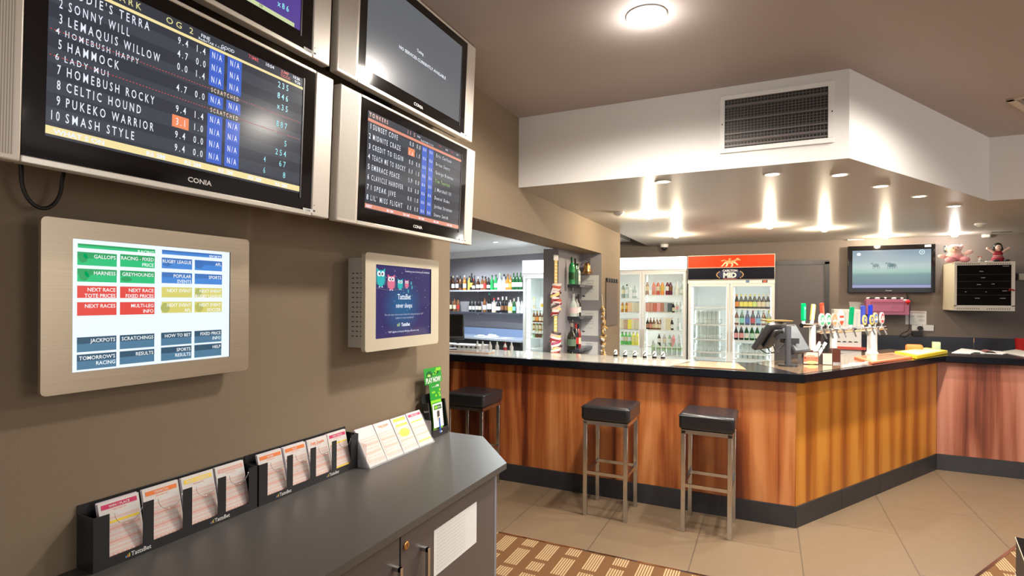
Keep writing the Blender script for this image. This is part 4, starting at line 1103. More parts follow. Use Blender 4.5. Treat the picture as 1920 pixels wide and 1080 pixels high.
def cname(c):
    r, g, b = c
    tab = {'white': (.8, .8, .8), 'black': (.015, .015, .015), 'dark brown': (.08, .03, .01), 'brown': (.2, .08, .03), 'green': (.02, .3, .08), 'dark green': (.01, .08, .02), 'clear': (.5, .6, .58), 'amber': (.5, .2, .03), 'gold': (.7, .45, .08), 'red': (.5, .03, .03), 'blue': (.04, .12, .5), 'yellow': (.85, .75, .1), 'pink': (.8, .35, .35), 'orange': (.85, .3, .06), 'silver': (.5, .5, .5), 'turquoise': (.2, .7, .6), 'pale green': (.45, .7, .4), 'cream': (.75, .65, .45), 'dark blue': (.02, .04, .15)}
    return min(tab, key=lambda k: sum((a-b_)**2 for a, b_ in zip(c, tab[k])))
def put(kind, body, label, cap, loc, h, rz, desc, group, w=1):
    me, T_ = bottle_mesh(kind, body, label, cap, h)
    o = bpy.data.objects.new(NAME[kind][0], me); COL.objects.link(o)
    s = h/T_; o.location = loc; o.scale = (s*w, s*w, s); o.rotation_euler[2] = rz
    return tag(o, desc, CATN.get(kind, 'bottle'), group)
KK, WH_, RD, GN, DG, DB, AM, GO_, CL, BL_, YE, PK, OR, SI, TQ, PG, CR_, BR_, DBL = (.015, .015, .015), (.8, .8, .78), (.5, .03, .03), (.02, .30, .08), (.01, .08, .02), (.06, .02, .008), (.45, .17, .02), (.7, .45, .08), (.50, .58, .56), (.04, .12, .5), (.85, .75, .1), (.8, .35, .35), (.85, .3, .06), (.45, .45, .46), (.2, .7, .6), (.45, .7, .4), (.75, .65, .45), (.2, .08, .03), (.02, .04, .15)

# bottle shelves on the slanting back bar wall
WP = Vector((-2.7, YB, 0)); WNv = Vector((-sin(sk), -cos(sk), 0)); WD = Vector((cos(sk), -sin(sk), 0))
def wallp(px, py, d): return onp(px, py, WP+WNv*d, WNv)
def lx(p): return (p-WP).dot(WD)
mat('shelf_glass', (.42, .45, .52), .15, coat=.3)
mat('shelf_dark', (.05, .055, .075), .25, coat=.2)
Trot = -sk
def wall_shelf(label, px0, px1, py, m, dep=.2, th=.028):
    a = wallp(px0, py, dep); b_ = wallp(px1, py, dep)
    L0, L1 = lx(a)-.5, lx(b_)+.1; z = (a.z+b_.z)/2
    o = WP+WD*L0
    t = thing('wall_shelf', label, 'shelf', (o.x, o.y, z), Trot)
    MB().box(m, 0, L1-L0, -dep, 0, -th, 0, .002, seg=1).out('board', t)
    bk_ = MB()
    for i in range(3): 
        x = .2+(L1-L0-.4)*i/2; bk_ = MB(); bk_.box('steel', x-.01, x+.01, -.15, 0, -th-.02, -th); bk_.out('bracket', t)
    return z
zu = wall_shelf('upper pale shelf of spirit bottles on the back bar wall', 845, 978, 543.5, 'shelf_glass')
zl = wall_shelf('lower dark shelf of spirit bottles on the back bar wall', 845, 978, 585.5, 'shelf_dark')
def on_shelf(px, z, dep=.10, db=0):
    d = ray(px, 560); P = WP+WNv*(dep+db); n = WNv
    t = ((P-Vector((0, 0, CAMH))).dot(n))/d.dot(n); q = Vector((0, 0, CAMH))+d*t; return (q.x, q.y, z)
UP = [(846, 'square', DB, KK, KK, .26), (849.5, 'spirit', DB, WH_, CR_, .27), (857, 'spirit', DB, WH_, SI, .275), (863, 'wine', BR_, KK, KK, .27), (871, 'spirit', AM, WH_, WH_, .275), (880, 'spirit', GO_, YE, KK, .26), (884, 'wine', KK, GO_, KK, .31), (888, 'round', DB, WH_, RD, .20), (896.5, 'round', DB, WH_, CR_, .24), (904.5, 'round', BR_, WH_, KK, .25), (910, 'square', BR_, RD, KK, .24), (916, 'round', KK, WH_, KK, .22),
      (922.5, 'spirit', GN, None, DG, .26), (929.5, 'spirit', GN, WH_, DG, .265), (937, 'round', CL, PG, PG, .29), (945, 'round', SI, WH_, KK, .27), (952, 'round', AM, PK, BR_, .27), (957, 'spirit', AM, OR, BR_, .25), (963, 'wine', DG, WH_, DG, .285), (969.5, 'wine', DG, WH_, DG, .285), (976, 'wine', DG, WH_, DG, .285)]
LO = [(845, 'spirit', DB, CR_, KK, .27), (852.5, 'spirit', BR_, CR_, KK, .27), (859, 'wine', BR_, RD, KK, .27), (882, 'wine', KK, WH_, KK, .235), (888, 'wine', KK, WH_, KK, .235), (894.5, 'wine', KK, WH_, KK, .245), (900, 'wine', KK, CR_, KK, .24), (909, 'spirit', BR_, WH_, KK, .28), (917.5, 'spirit', KK, WH_, TQ, .34), (926.5, 'round', CR_, WH_, RD, .25), (934.5, 'round', KK, WH_, PK, .26), (942.5, 'wine', KK, BR_, WH_, .275), (949.5, 'wine', KK, BR_, CR_, .275), (957, 'round', CR_, YE, KK, .26), (964, 'wine', DG, TQ, CR_, .245), (972, 'spirit', WH_, SI, SI, .27), (978.5, 'spirit', WH_, WH_, WH_, .20)]
for nm, row, z in (('upper', UP, zu), ('lower', LO, zl)):
    for i, (px, k, b_, l, c, h) in enumerate(row):
        put(k, b_, l, c, on_shelf(px, z), h, Trot, '%s %s, %s label, %s from the left on the %s bottle shelf' % (cname(b_), NAME[k][1], cname(l) if l else 'no', ORD[i], nm), 'bottles on the %s back bar shelf' % nm, .92)

# fridge contents
def row(pxs, z, kinds, h, dep, desc, group, rz=0):
    """pxs: pixel columns; kinds cycle of (kind, body, label, cap)"""
    seen = {}
    for i, px in enumerate(pxs):
        k, b_, l, c = kinds[i % len(kinds)] if len(kinds) != len(pxs) else kinds[i]
        p = ony(px, 600, FY+dep)
        put(k, b_, l, c, (p.x, FY+dep, z), h, rz, desc % dict(o=ORD[i], b=cname(b_), n=NAME[k][1], l=(cname(l) if l else 'plain')), group)
def spread(a, b_, n): return [a+(b_-a)*i/(n-1) for i in range(n)]
cr = FR; zsL = [Zf(1330, 577), Zf(1330, 608.5), Zf(1330, 637), Zf(1330, 661)]; zsR = [Zf(1410, 579), Zf(1410, 610.5), Zf(1410, 639), Zf(1410, 665)]
GLS = (.62, .70, .70)
def rackbox(px0, px1, z, label, dep=.2, h=.06):
    a, b_ = ony(px0, 600, FY+.11).x, ony(px1, 600, FY+.11).x
    m = MB(); W_ = b_-a
    for zz in (.012, h): m.tube('steel', [(0, 0, zz), (W_, 0, zz), (W_, dep, zz), (0, dep, zz), (0, 0, zz)], .0025, 5)
    n = max(4, int(W_/.03))
    for i in range(n+1): m.tube('steel', [(W_*i/n, 0, h), (W_*i/n, 0, .003), (W_*i/n, dep, .003), (W_*i/n, dep, h)], .0016, 4)
    tag(m.out('wire_glass_rack', loc=(a, FY+.11, z)), label, 'rack', 'wire racks in the orange topped fridge')
for k, (z, n, a, b_) in enumerate(((zsL[1], 6, 1307, 1346), (zsL[2], 7, 1309, 1347), (zsL[3], 7, 1309, 1347))):
    row(spread(a, b_, n), z+.004, [('tallglass', GLS, None, GLS)], .17, .19, 'tall chilled glass, %(o)s along the ' + ORD[k+1] + ' left shelf of the orange topped fridge', 'chilled glasses in the left half of the orange topped fridge')
    rackbox(a-3, b_+5, z+.001, 'wire rack of glasses, %s down in the left half of the orange topped fridge' % ORD[k])
row(spread(1381, 1440, 8), zsR[0], [('beer', (.04, .03, .01), c_, (.6, .6, .3)) for c_ in (OR, YE, YE, YE, (.6, .75, .2), CR_, CR_, WH_)], .185, .11, '%(b)s beer bottle, %(l)s label, %(o)s along the top right shelf, orange topped fridge', 'beers on the top shelf of the orange topped fridge')
row(spread(1381, 1442, 7), zsR[1], [('beer', b_, l_, c_) for b_, l_, c_ in ((BR_, WH_, WH_), (DG, TQ, SI), (DBL, BL_, SI), (KK, RD, SI), (DBL, (.2, .45, .75), SI), (BR_, WH_, SI), (CL, YE, YE))], .19, .11, '%(b)s beer bottle, %(l)s label, %(o)s along the second right shelf, orange topped fridge', 'beers on the second shelf of the orange topped fridge')
row(spread(1380, 1440, 7), zsR[2], [('beer', b_, l_, c_) for b_, l_, c_ in ((KK, PK, RD), (KK, PK, RD), (DG, WH_, SI), (DG, (.5, .75, .6), SI), (DG, WH_, SI), (DG, WH_, SI), (DG, WH_, SI))], .185, .11, '%(b)s beer bottle, %(l)s label, %(o)s along the third right shelf, orange topped fridge', 'beers on the third shelf of the orange topped fridge')
row(spread(1392, 1436, 6), zsR[3]+.004, [('glass', GLS, None, GLS)], .12, .19, 'short chilled glass, %(o)s along the fourth right shelf of the orange topped fridge', 'chilled glasses in the right half of the orange topped fridge')
rackbox(1387, 1441, zsR[3]+.001, 'wire rack of glasses behind the right door of the orange topped fridge')
row(spread(1388, 1436, 6), .804, [('tallglass', GLS, None, GLS)], .17, .19, 'tall chilled glass, %(o)s along the low right shelf of the orange topped fridge', 'chilled glasses in the right half of the orange topped fridge')
row(spread(1307, 1347, 7), .804, [('tallglass', GLS, None, GLS)], .17, .19, 'tall chilled glass, %(o)s along the low left shelf of the orange topped fridge', 'chilled glasses in the left half of the orange topped fridge')
mL = [Zf(1180, 559), Zf(1180, 586), Zf(1180, 619), Zf(1180, 648)]; mR = [Zf(1240, 553), Zf(1240, 586), Zf(1240, 619), Zf(1250, 651)]
FMN = 'wide white fridge'
row([1168, 1175, 1183, 1190], mL[0], [('soft', (.3, .35, .3), CR_, WH_), ('soft', CL, WH_, KK), ('square', WH_, WH_, WH_), ('round', CL, WH_, WH_)], .19, .11, '%(b)s bottle, %(l)s label, %(o)s along the top left shelf, '+FMN, 'drinks in the left half of the white topped fridge')
row(spread(1167, 1196, 5), mL[1], [('soft', AM, GO_, WH_), ('soft', AM, GO_, WH_), ('can', OR, (.85, .5, .3), SI), ('can', PK, CR_, SI), ('can', PK, CR_, SI)], .15, .11, '%(n)s, %(l)s label, %(o)s along the second left shelf, '+FMN, 'drinks in the left half of the white topped fridge')
row(spread(1167, 1196, 5), mL[2], [('can', BR_, CR_, SI), ('can', BR_, (.55, .35, .25), SI), ('can', YE, YE, SI), ('can', PK, CR_, PK), ('can', PK, CR_, PK)], .16, .11, 'tall can, %(l)s side, %(o)s along the third left shelf, '+FMN, 'drinks in the left half of the white topped fridge')
row(spread(1167, 1195, 5), mL[3], [('soft', (.15, .5, .1), WH_, (.2, .6, .1)), ('soft', (.1, .45, .1), CR_, (.2, .6, .1)), ('soft', (.15, .5, .1), WH_, WH_), ('soft', YE, (.9, .8, .3), YE), ('soft', YE, (.9, .8, .3), YE)], .18, .11, '%(b)s drink bottle, %(o)s along the fourth left shelf, '+FMN, 'drinks in the left half of the white topped fridge')
row([1213, 1225.5, 1233.5, 1241.5, 1251, 1257, 1269, 1279], mR[0], [('soft', (.4, .3, .25), CR_, SI), ('soft', (.75, .25, .15), PK, WH_), ('soft', (.6, .12, .08), CR_, WH_), ('soft', OR, GO_, WH_), ('soft', (.15, .02, .05), WH_, WH_), ('soft', (.12, .03, .06), BR_, WH_), ('round', WH_, WH_, WH_), ('round', CL, WH_, WH_)], .185, .11, '%(b)s drink bottle, %(l)s label, %(o)s along the top right shelf, '+FMN, 'drinks on the top right shelf of the white topped fridge')
row(spread(1215, 1276, 10), mR[1], [('can', PK, (.7, .35, .3), SI), ('can', PK, (.7, .35, .3), SI), ('can', RD, (.55, .15, .1), SI), ('can', BR_, PK, SI), ('can', BR_, (.45, .2, .12), SI), ('can', KK, SI, SI), ('can', KK, (.1, .12, .14), SI), ('beer', KK, CR_, KK), ('soft', CL, PK, SI), ('soft', CL, WH_, SI)], .14, .11, '%(n)s, %(l)s side, %(o)s along the second right shelf, '+FMN, 'drinks on the second right shelf of the white topped fridge')
for i, px in enumerate((1226, 1235, 1241)):
    p = ony(px, 600, FY+.13); put('can', RD, (.7, .3, .2), SI, (p.x, FY+.20, mR[1]+.0), .125, 0, 'small red can, %s of three at the back of the second shelf, %s' % (ORD[i], FMN), 'drinks on the second right shelf of the white topped fridge').location.z = mR[1]
row(spread(1214, 1238, 5)+[1245, 1253, 1260, 1272], mR[2], [('beer', KK, (.5, .3, .2), KK), ('beer', BR_, PK, KK), ('beer', BR_, CR_, KK), ('beer', BR_, CR_, SI), ('beer', BR_, CR_, SI), ('glass', WH_, WH_, WH_), ('glass', CR_, CR_, CR_), ('beer', KK, WH_, RD), ('soft', CL, WH_, SI)], .16, .11, '%(b)s %(n)s, %(l)s label, %(o)s along the third right shelf, '+FMN, 'drinks on the third right shelf of the white topped fridge')
row([1236, 1246, 1256, 1263, 1274], mR[3], [('soft', KK, WH_, SI), ('soft', SI, CR_, WH_), ('soft', (.3, .45, .3), WH_, WH_), ('soft', PK, PK, WH_), ('soft', CL, WH_, WH_)], .17, .11, '%(b)s drink bottle, %(o)s along the fourth right shelf, '+FMN, 'drinks on the fourth right shelf of the white topped fridge')
row(spread(1225, 1275, 6), .804, [('soft', CL, PG, WH_)], .2, .11, 'pale bottle, %(o)s along the low right shelf, '+FMN, 'drinks on the low right shelf of the white topped fridge')
lz = [Zf(1010, 579), Zf(1010, 605), Zf(1010, 634), 1.05]
for k, (z, kinds, n) in enumerate(((lz[0], [('soft', CR_, WH_, YE), ('spirit', WH_, GO_, WH_), ('glass', WH_, WH_, WH_)], 3), (lz[1], [('beer', BR_, CR_, BR_), ('beer', BR_, OR, BR_), ('beer', BR_, CR_, KK)], 6), (lz[2], [('soft', PG, WH_, WH_), ('soft', BR_, CR_, RD), ('soft', BR_, CR_, RD)], 6), (lz[3], [('soft', AM, CR_, YE), ('soft', (.4, .5, .2), CR_, WH_)], 6))):
    row(spread(1001, 1031, n), z, kinds, .17, .11, '%(b)s %(n)s, %(o)s along the ' + ORD[k] + ' shelf of the narrow fridge', 'drinks in the narrow fridge')

# ------------------------------------------------------------------ back bar counter under the shelves
a = wallp(843, 629, .55); z_ = a.z
t = thing('back_counter', 'back bar counter with black front under the spirit shelves', 'counter', (WP.x, WP.y, 0), Trot)
MB().box('shelf_glass', -3.2, -.68, -.55, 0, z_-.03, z_).out('worktop', t)
MB().box('matt_black', -3.2, -.68, -.53, 0, 0, z_-.03).out('cabinet', t)
MB().box(C((.16, .22, .36), .5), -3.2, -.68, -.02, 0, z_, z_+.13).out('splashback', t)
for i, (px, w, h, c, d) in enumerate(((922, .16, .05, (.75, .78, .8), 'pale plastic tray of bags on the back bar counter under the spirit shelves'), (901, .10, .03, (.6, .62, .65), 'small grey tray left of the pale plastic tray on the back bar counter'), (950, .20, .02, (.5, .52, .55), 'flat folded cloth on the back bar counter beside the narrow fridge'))):
    q = on_shelf(px, z_, .35); t = thing('storage_tray' if i < 2 else 'folded_cloth', d, 'tray' if i < 2 else 'cloth', q, Trot)
    b = MB(); b.box(C(c, .5), -w/2, w/2, -.1, .1, 0, h*.5, .006); b.out('tray' if i < 2 else 'cloth', t)
    if i < 2:
        b = MB()
        for k in range(5): b.ball(C((.8, .85, .85), .3), (-w*.35+w*.17*k, rs.uniform(-.04, .04), h*.6), (w*.12, .05, h*.45), 8)
        b.out('bags', t)
# till screen partly hidden behind the wall end, on the bar
p = onz(852, 655, TT)
t = thing('till_screen', 'black till screen half hidden behind the end of the brown wall', 'monitor', (-2.79, 4.46, TT), rad(35))
MB().box('black_plastic', -.09, .09, -.07, .07, 0, .015, .004).out('base', t)
MB().box('black_plastic', -.02, .02, -.015, .015, .015, .14).out('stand', t)
T = Matrix.Translation((0, 0, .22)) @ Matrix.Rotation(rad(-28), 4, 'X')
MB().box('black_plastic', -.16, .16, -.025, .025, -.13, .13, .012, T=T).out('casing', t)
MB().rect('gloss_black', -.14, .14, -.11, .11, -.0255, T=T).out('screen', t)
tag(MB().box(C((.6, .03, .03)), 0, .05, 0, .03, 0, .115, .006).out('menu_holder', loc=(-2.60, 4.48, TT)), 'red and white card holder above the till screen at the wall end', 'card holder') if False else None
# ------------------------------------------------------------------ alcove beside the pillar
XA = XWB+.053; PY = 5.55
shz = []
for py, lb in ((531, 'top'), (595.5, 'middle'), (661, 'bottom')):
    q = onx(1060, py, XA+.11)
    z = max(q.z, TT+.0) if lb == 'bottom' else q.z; shz.append(z)
    t = thing('corner_shelf', '%s small dark shelf in the recess left of the pillar with the bell' % lb, 'shelf', (XA, 5.12, z), 0, 'small dark shelves in the recess')
    MB().box('shelf_dark', 0, .13, 0, PY-5.12, -.03, 0, .003, seg=1).out('board', t)
    MB().box('steel', 0, .02, .1, .12, -.06, -.03).out('bracket', t)
def alc(px, z, kind, b_, l, c, h, dx, desc):
    d = ray(px, 560); tt = (XA+dx)/d.x; q = Vector((0, 0, CAMH))+d*tt
    put(kind, b_, l, c, (XA+dx, min(q.y, PY-.05), z), h, .3, desc, 'bottles on the small dark shelves')
alc(1072, shz[0], 'wine', GN, DG, DG, .265, .065, 'tall bright green bottle at the front of the top small shelf beside the bell')
alc(1078.5, shz[0], 'wine', DG, None, KK, .262, .05, 'dark green bottle behind the bright green bottle by the bell')
alc(1083, shz[0], 'spirit', CL, WH_, KK, .215, .06, 'clear bottle with a black cap right of the green bottles by the bell')
alc(1075, shz[1], 'round', CL, (.75, .55, .55), SI, .225, .07, 'clear bottle with a pinkish label on the middle small shelf')
alc(1081.5, shz[1], 'spirit', SI, WH_, KK, .20, .05, 'grey bottle behind the pinkish labelled bottle on the middle small shelf')
alc(1084.5, shz[1], 'wine', KK, WH_, KK, .22, .06, 'dark slim bottle against the pillar on the middle small shelf')
alc(1072, shz[2], 'round', (.02, .02, .012), (.12, .2, .12), (.3, .25, .2), .26, .07, 'dark liqueur bottle with a green label on the bottom small shelf')
alc(1080, shz[2], 'wine', KK, RD, RD, .25, .05, 'dark bottle with a red label on the bottom small shelf')
alc(1084.5, shz[2], 'wine', (.3, .02, .02), CR_, KK, .24, .06, 'red bottle against the pillar on the bottom small shelf')
# hanging clip strip and its snack packets
CX_, CY_ = XWB+.07, 4.78
zt_, zb_ = onx(1042, 478, CX_).z, onx(1042, 660, CX_).z
q = onx(1042, 560, CX_); CY_ = q.y
t = thing('display_strip', 'long yellow hanging display strip at the edge of the recess', 'display strip', (CX_, CY_, zb_), rad(65))
b = MB(); b.box('white_plastic', -.03, .03, 0, .002, zt_-zb_-.05, zt_-zb_) ; b.out('hook_card', t)
b = MB(); b.box(C((.75, .55, .16), .5), -.02, .02, 0, .002, 0, zt_-zb_-.05)
for i in range(26): b.rect(C((.9, .85, .6), .5), -.012, .012, .01+i*.032, .024+i*.032, -.0005)
b.out('strip', t)
rs = random.Random(11)
PKC = [((.75, .70, .68), (.3, .02, .03)), ((.08, .05, .05), (.7, .5, .4)), ((.5, .1, .06), (.8, .75, .7)), ((.75, .6, .2), (.2, .1, .1)), ((.35, .05, .12), (.85, .8, .8))]
def packet_mesh(c1_, c2_):
    b = MB(); n = 6; w, h = .05, .034
    P = []; F = []
    for s_ in (-1, 1):
        for j in range(n+1):
            for i in range(n+1):
                u, v = i/n*2-1, j/n*2-1; P.append((u*w, s_*.012*(1-u**4)*(1-v*v), v*h))
    for k in range(2):
        o_ = k*(n+1)**2
        for j in range(n):
            for i in range(n):
                f = (o_+j*(n+1)+i, o_+j*(n+1)+i+1, o_+(j+1)*(n+1)+i+1, o_+(j+1)*(n+1)+i); F.append(f if k == 0 else f[::-1])
    fs = b.faces(P, F, C(c1_, .25, coat=.3), True)
    k2 = b.mi(C(c2_, .25, coat=.3))
    for f in fs:
        c_ = f.calc_center_median()
        if abs(c_.x) > w*.55 and c_.z < h*.5 or abs(c_.z) < .006: f.material_index = k2
    o = b.out('x'); me = o.data; me.name = 'snack_packet'; bpy.data.objects.remove(o); return me
PM = [packet_mesh(*c) for c in PKC]
for bunch, (pa, pb) in (('upper', (534, 590)), ('lower', (624, 668))):
    n = 11 if bunch == 'upper' else 9
    for i in range(n):
        py = pa+4+(pb-pa-8)*i/(n-1); z = onx(1042, py, CX_).z; k = (i*2+(bunch == 'lower')*1) % 5
        o = bpy.data.objects.new('snack_packet', PM[k]); COL.objects.link(o)
        o.location = (CX_+.018+rs.uniform(-.006, .006), CY_-.035+rs.uniform(-.012, .012), z); o.rotation_euler = (rad(rs.uniform(10, 28)), rad(rs.uniform(-22, 22)), rad(55+rs.uniform(-12, 12)))
        tag(o, '%s snack packet, %s down the %s bunch on the yellow strip' % (['silver and maroon', 'dark', 'rust red', 'yellow', 'crimson'][k], ORD[i], bunch), 'snack packet', 'snack packets on the yellow strip')
# notices on the pillar front
def notice(label, p0, p1, lines, h, extra=None):
    a, b_ = ony(*p0, PY), ony(*p1, PY); w, hh = b_.x-a.x, a.z-b_.z
    t = thing('wall_notice', label, 'notice', (a.x, PY, b_.z))
    MB().box('paper', 0, w, -.002, 0, 0, hh).out('sheet', t)
    l = MB()
    for i, (s_, fz, k, m_) in enumerate(lines): l.text(m_, s_, w/2, hh*fz, h*k, -.0026, 'c', .95, maxw=w*.86)
    if extra: extra(l, w, hh)
    l.out('lettering', t)
INKG = C((.22, .22, .25), .6)
def ex(l, w, hh):
    l.disc('ink', w*.16, hh*.17, w*.08, w*.055, -.0026); l.disc('paper', w*.18, hh*.19, w*.04, w*.03, -.003); l.text(INKG, 'i', w*.85, hh*.12, .016, -.0026)
notice('white notice under the bell, management reserves the right to refuse entry', (1090, 516.5), (1122.5, 563), [('Management', .76, 1, INKG), ('reserve the', .65, 1, INKG), ('right to refuse', .54, 1, INKG), ('entry to any', .43, 1, INKG), ('patron', .32, 1, INKG)], .013, ex)
notice('second white notice on the pillar, small grey lettering about identification', (1089.5, 582), (1121.5, 630), [('If you intend to', .86, .9, INKG), ('leave the premises', .76, .9, INKG), ('when requested', .66, .9, INKG), ('by management', .56, .9, INKG), ('you can be fined', .46, .9, INKG), ('you will be charged', .30, .6, INKG)], .012, ex)
notice('lowest bluish white notice on the pillar with big bold black numerals', (1089, 640), (1121, 676), [('MAXIMUM', .86, .9, C((.03, .1, .3))), ('NUMBER OF', .76, .9, C((.03, .1, .3))), ('PATRONS', .66, .9, C((.03, .1, .3))), ('$2,200', .12, 2.6, 'ink')], .012)
# bell
a = ony(1101, 489, PY-.07)
t = thing('brass_bell', 'brass ship bell hanging on the pillar above the notices', 'bell', (a.x, PY-.07, a.z-.135))
MB().lathe('brass', [(.060, 0), (.056, .008), (.044, .022), (.037, .05), (.034, .085), (.026, .105), (.010, .113), (0, .115)], seg=24).out('bell_body', t)
b = MB(); b.ball('brass', (0, 0, -.012), .010); b.cyl('brass', (0, 0, -.01), (0, 0, .06), .003); b.out('clapper', t)
b = MB(); b.tube('steel', [(0, 0, .113), (0, 0, .135), (0, .035, .145), (0, .068, .135)], .005); b.box('steel', -.015, .015, .064, .07, .10, .16); b.out('bracket', t)
# board and dried strand on the right face of the pillar
a, b_ = onx(1135, 527, XW), onx(1156, 608, XW)
t = thing('wall_board', 'dark brown tall board with black clips on the pale side of the pillar', 'board', (XW, a.y, b_.z), pi/2)
W_ = b_.y-a.y; Hh = a.z-b_.z
MB().box(C((.13, .09, .07), .6), 0, W_, -.012, 0, 0, Hh).out('panel', t)
for i in range(5): MB().box('matt_black', W_*(i+.1)/5, W_*(i+.8)/5, -.022, .0, Hh-.01, Hh+.035, .004, seg=1).out('clip', t)
a = onx(1134, 560, XW+.04); zt_, zb_ = onx(1134, 574, XW+.04).z, onx(1134, 668, XW+.04).z
t = thing('hanging_strand', 'hanging bunch of yellow and brown packets beside the notices', 'display strip', (XW+.02, a.y, zb_))
MB().tube('white_plastic', [(0, 0, 0), (0, 0, zt_-zb_), (-.01, -.01, zt_-zb_+.12)], .003).out('cord', t)
rs = random.Random(4)
for i in range(34):
    z = (zt_-zb_)*i/34; w = .035+.012*sin(i*.7)
    m = MB(); R = Matrix.Rotation(rs.uniform(0, 6.28), 4, 'Z') @ Matrix.Rotation(rad(rs.uniform(20, 55)), 4, 'Y')
    m.ball(C(((.55, .33, .08), (.7, .5, .2), (.25, .12, .04), (.75, .7, .6))[i % 4], .35), (0, 0, 0), (w, .009, .017), 8, T=Matrix.Translation((rs.uniform(0, .014), rs.uniform(-.012, .012), z)) @ R)
    m.out('packet', t)

# ------------------------------------------------------------------ back wall at the right
def bw(px, py, d=0): return ony(px, py, YB-d)
a, b_ = bw(1590, 462, .07), bw(1754, 549, .07)
t = thing('wall_television', 'flat black television showing a blurred race on the back wall', 'television', (a.x, YB, b_.z), 0)
W_, Hh = b_.x-a.x, a.z-b_.z
MB().box('gloss_black', 0, W_, -.07, -.02, 0, Hh, .006).out('casing', t)
MB().box('matt_black', W_*.3, W_*.7, -.02, 0, Hh*.25, Hh*.75).out('wall_mount', t)
m_, nt_, bb_ = new_mat('race_picture')
tc = nt_.nodes.new('ShaderNodeTexCoord'); sx_ = nt_.nodes.new('ShaderNodeSeparateXYZ'); nt_.links.new(tc.outputs['Object'], sx_.inputs[0])
mp_ = nt_.nodes.new('ShaderNodeMapping'); mp_.inputs['Scale'].default_value = (1.2, 1, 22); nt_.links.new(tc.outputs['Object'], mp_.inputs['Vector'])
nn = nt_.nodes.new('ShaderNodeTexNoise'); nn.inputs['Scale'].default_value = 1; nn.inputs['Detail'].default_value = 3; nt_.links.new(mp_.outputs[0], nn.inputs['Vector'])
vz = mathn(nt_, 'DIVIDE', sx_.outputs[2], Hh)
r_ = ramp(nt_, [(.08, (.02, .02, .12)), (.14, (.55, .55, .95)), (.17, (.15, .22, .45)), (.20, (.16, .30, .34)), (.38, (.22, .40, .42)), (.44, (.45, .75, .62)), (.55, (.62, .80, .78)), (.72, (.45, .60, .68)), (.85, (.30, .45, .58))])
nt_.links.new(vz, r_.inputs[0])
cc = mixc(nt_, mathn(nt_, 'MULTIPLY', nn.outputs['Fac'], .35), r_.outputs[0], (.15, .22, .26))
nt_.links.new(cc, bb_.inputs['Emission Color']); bb_.inputs['Emission Strength'].default_value = .8; bb_.inputs['Base Color'].default_value = (.02, .02, .02, 1); bb_.inputs['Roughness'].default_value = .12
s = MB(); s.rect('race_picture', W_*.055, W_*.95, Hh*.10, Hh*.90, -.0705)
wt_ = S((.8, .95, 1), 1)
s.disc(wt_, W_*.13, Hh*.82, .022, .02, -.071); s.disc(wt_, W_*.85, Hh*.84, .028, .028, -.071, 24); s.disc(S((.3, .45, .55), .8), W_*.85, Hh*.84, .022, .022, -.0715, 24); s.disc(wt_, W_*.85, Hh*.84, .010, .012, -.072, 3)
dk = S((.20, .33, .34), .8)
for gx in (.50, .53, .33):   # galloping horses far off on the track
    s.disc(dk, W_*gx, Hh*.58, .035, .022, -.0712, 12); s.disc(dk, W_*gx-.04, Hh*.62, .015, .012, -.0712, 8)
    for k in (-.025, -.01, .012, .026): s.poly(dk, [(W_*gx+k, -.0712, Hh*.57), (W_*gx+k*1.5, -.0712, Hh*.50), (W_*gx+k*1.5+.005, -.0712, Hh*.50), (W_*gx+k+.008, -.0712, Hh*.57)])
s.out('screen', t)
l = MB(); l.text('white_plastic', 'TOSHIBA', W_*.48, Hh*.035, .010, -.0708, 'c', 1.2); l.rect('paper', W_*.88, W_*.95, Hh*.94, Hh*.985, -.0708); l.out('lettering', t)
# pink box
a, b_ = bw(1624, 561, .2), bw(1705, 591, .2)
W_, Hh = b_.x-a.x, a.z-b_.z
t = thing('pink_box', 'pink drawer fronted wall box under the television', 'box', (a.x, YB, b_.z))
PKM = C((.46, .15, .27), .35)
MB().box(PKM, 0, W_, -.2, 0, 0, Hh, .004, seg=1).out('body', t)
f = MB()
for x0, x1, z0, z1 in ((.05, W_-.05, Hh*.2, Hh*.23), (.05, W_-.05, Hh*.80, Hh*.83), (.05, .055, Hh*.2, Hh*.83), (W_-.055, W_-.05, Hh*.2, Hh*.83)): f.box(C((.4, .07, .16), .35), x0, x1, -.205, -.2, z0, z1)
f.ball('chrome', (W_*.62, -.21, Hh*.5), .008); f.out('drawer_front', t)
b = MB()
for i in range(14): b.ball('ink' if i % 3 else 'paper', (.04+.30*i/14*1.3, -.13+rs.uniform(-.04, .04), Hh+.012), (.03, .03, .014), 7)
tag(b.out('odds_and_ends', loc=(a.x, YB, b_.z)), 'heap of small black and white oddments on the pink box', 'clutter', kind='stuff')
a2 = bw(1703, 563, .2); t = thing('heart_charm', 'red and white heart charm hanging on the corner of the pink box', 'charm', (a2.x-.005, YB-.212, a2.z-.03))
b = MB(); b.ball(C((.75, .02, .03), .3), (0, 0, .012), (.026, .01, .022), 10); b.lathe(C((.75, .02, .03), .3), [(0, -.028), (.022, .002), (.024, .01)], seg=10); b.out('heart', t)
MB().ball('white_plastic', (-.03, 0, .03), (.018, .008, .014), 8).out('bow', t)
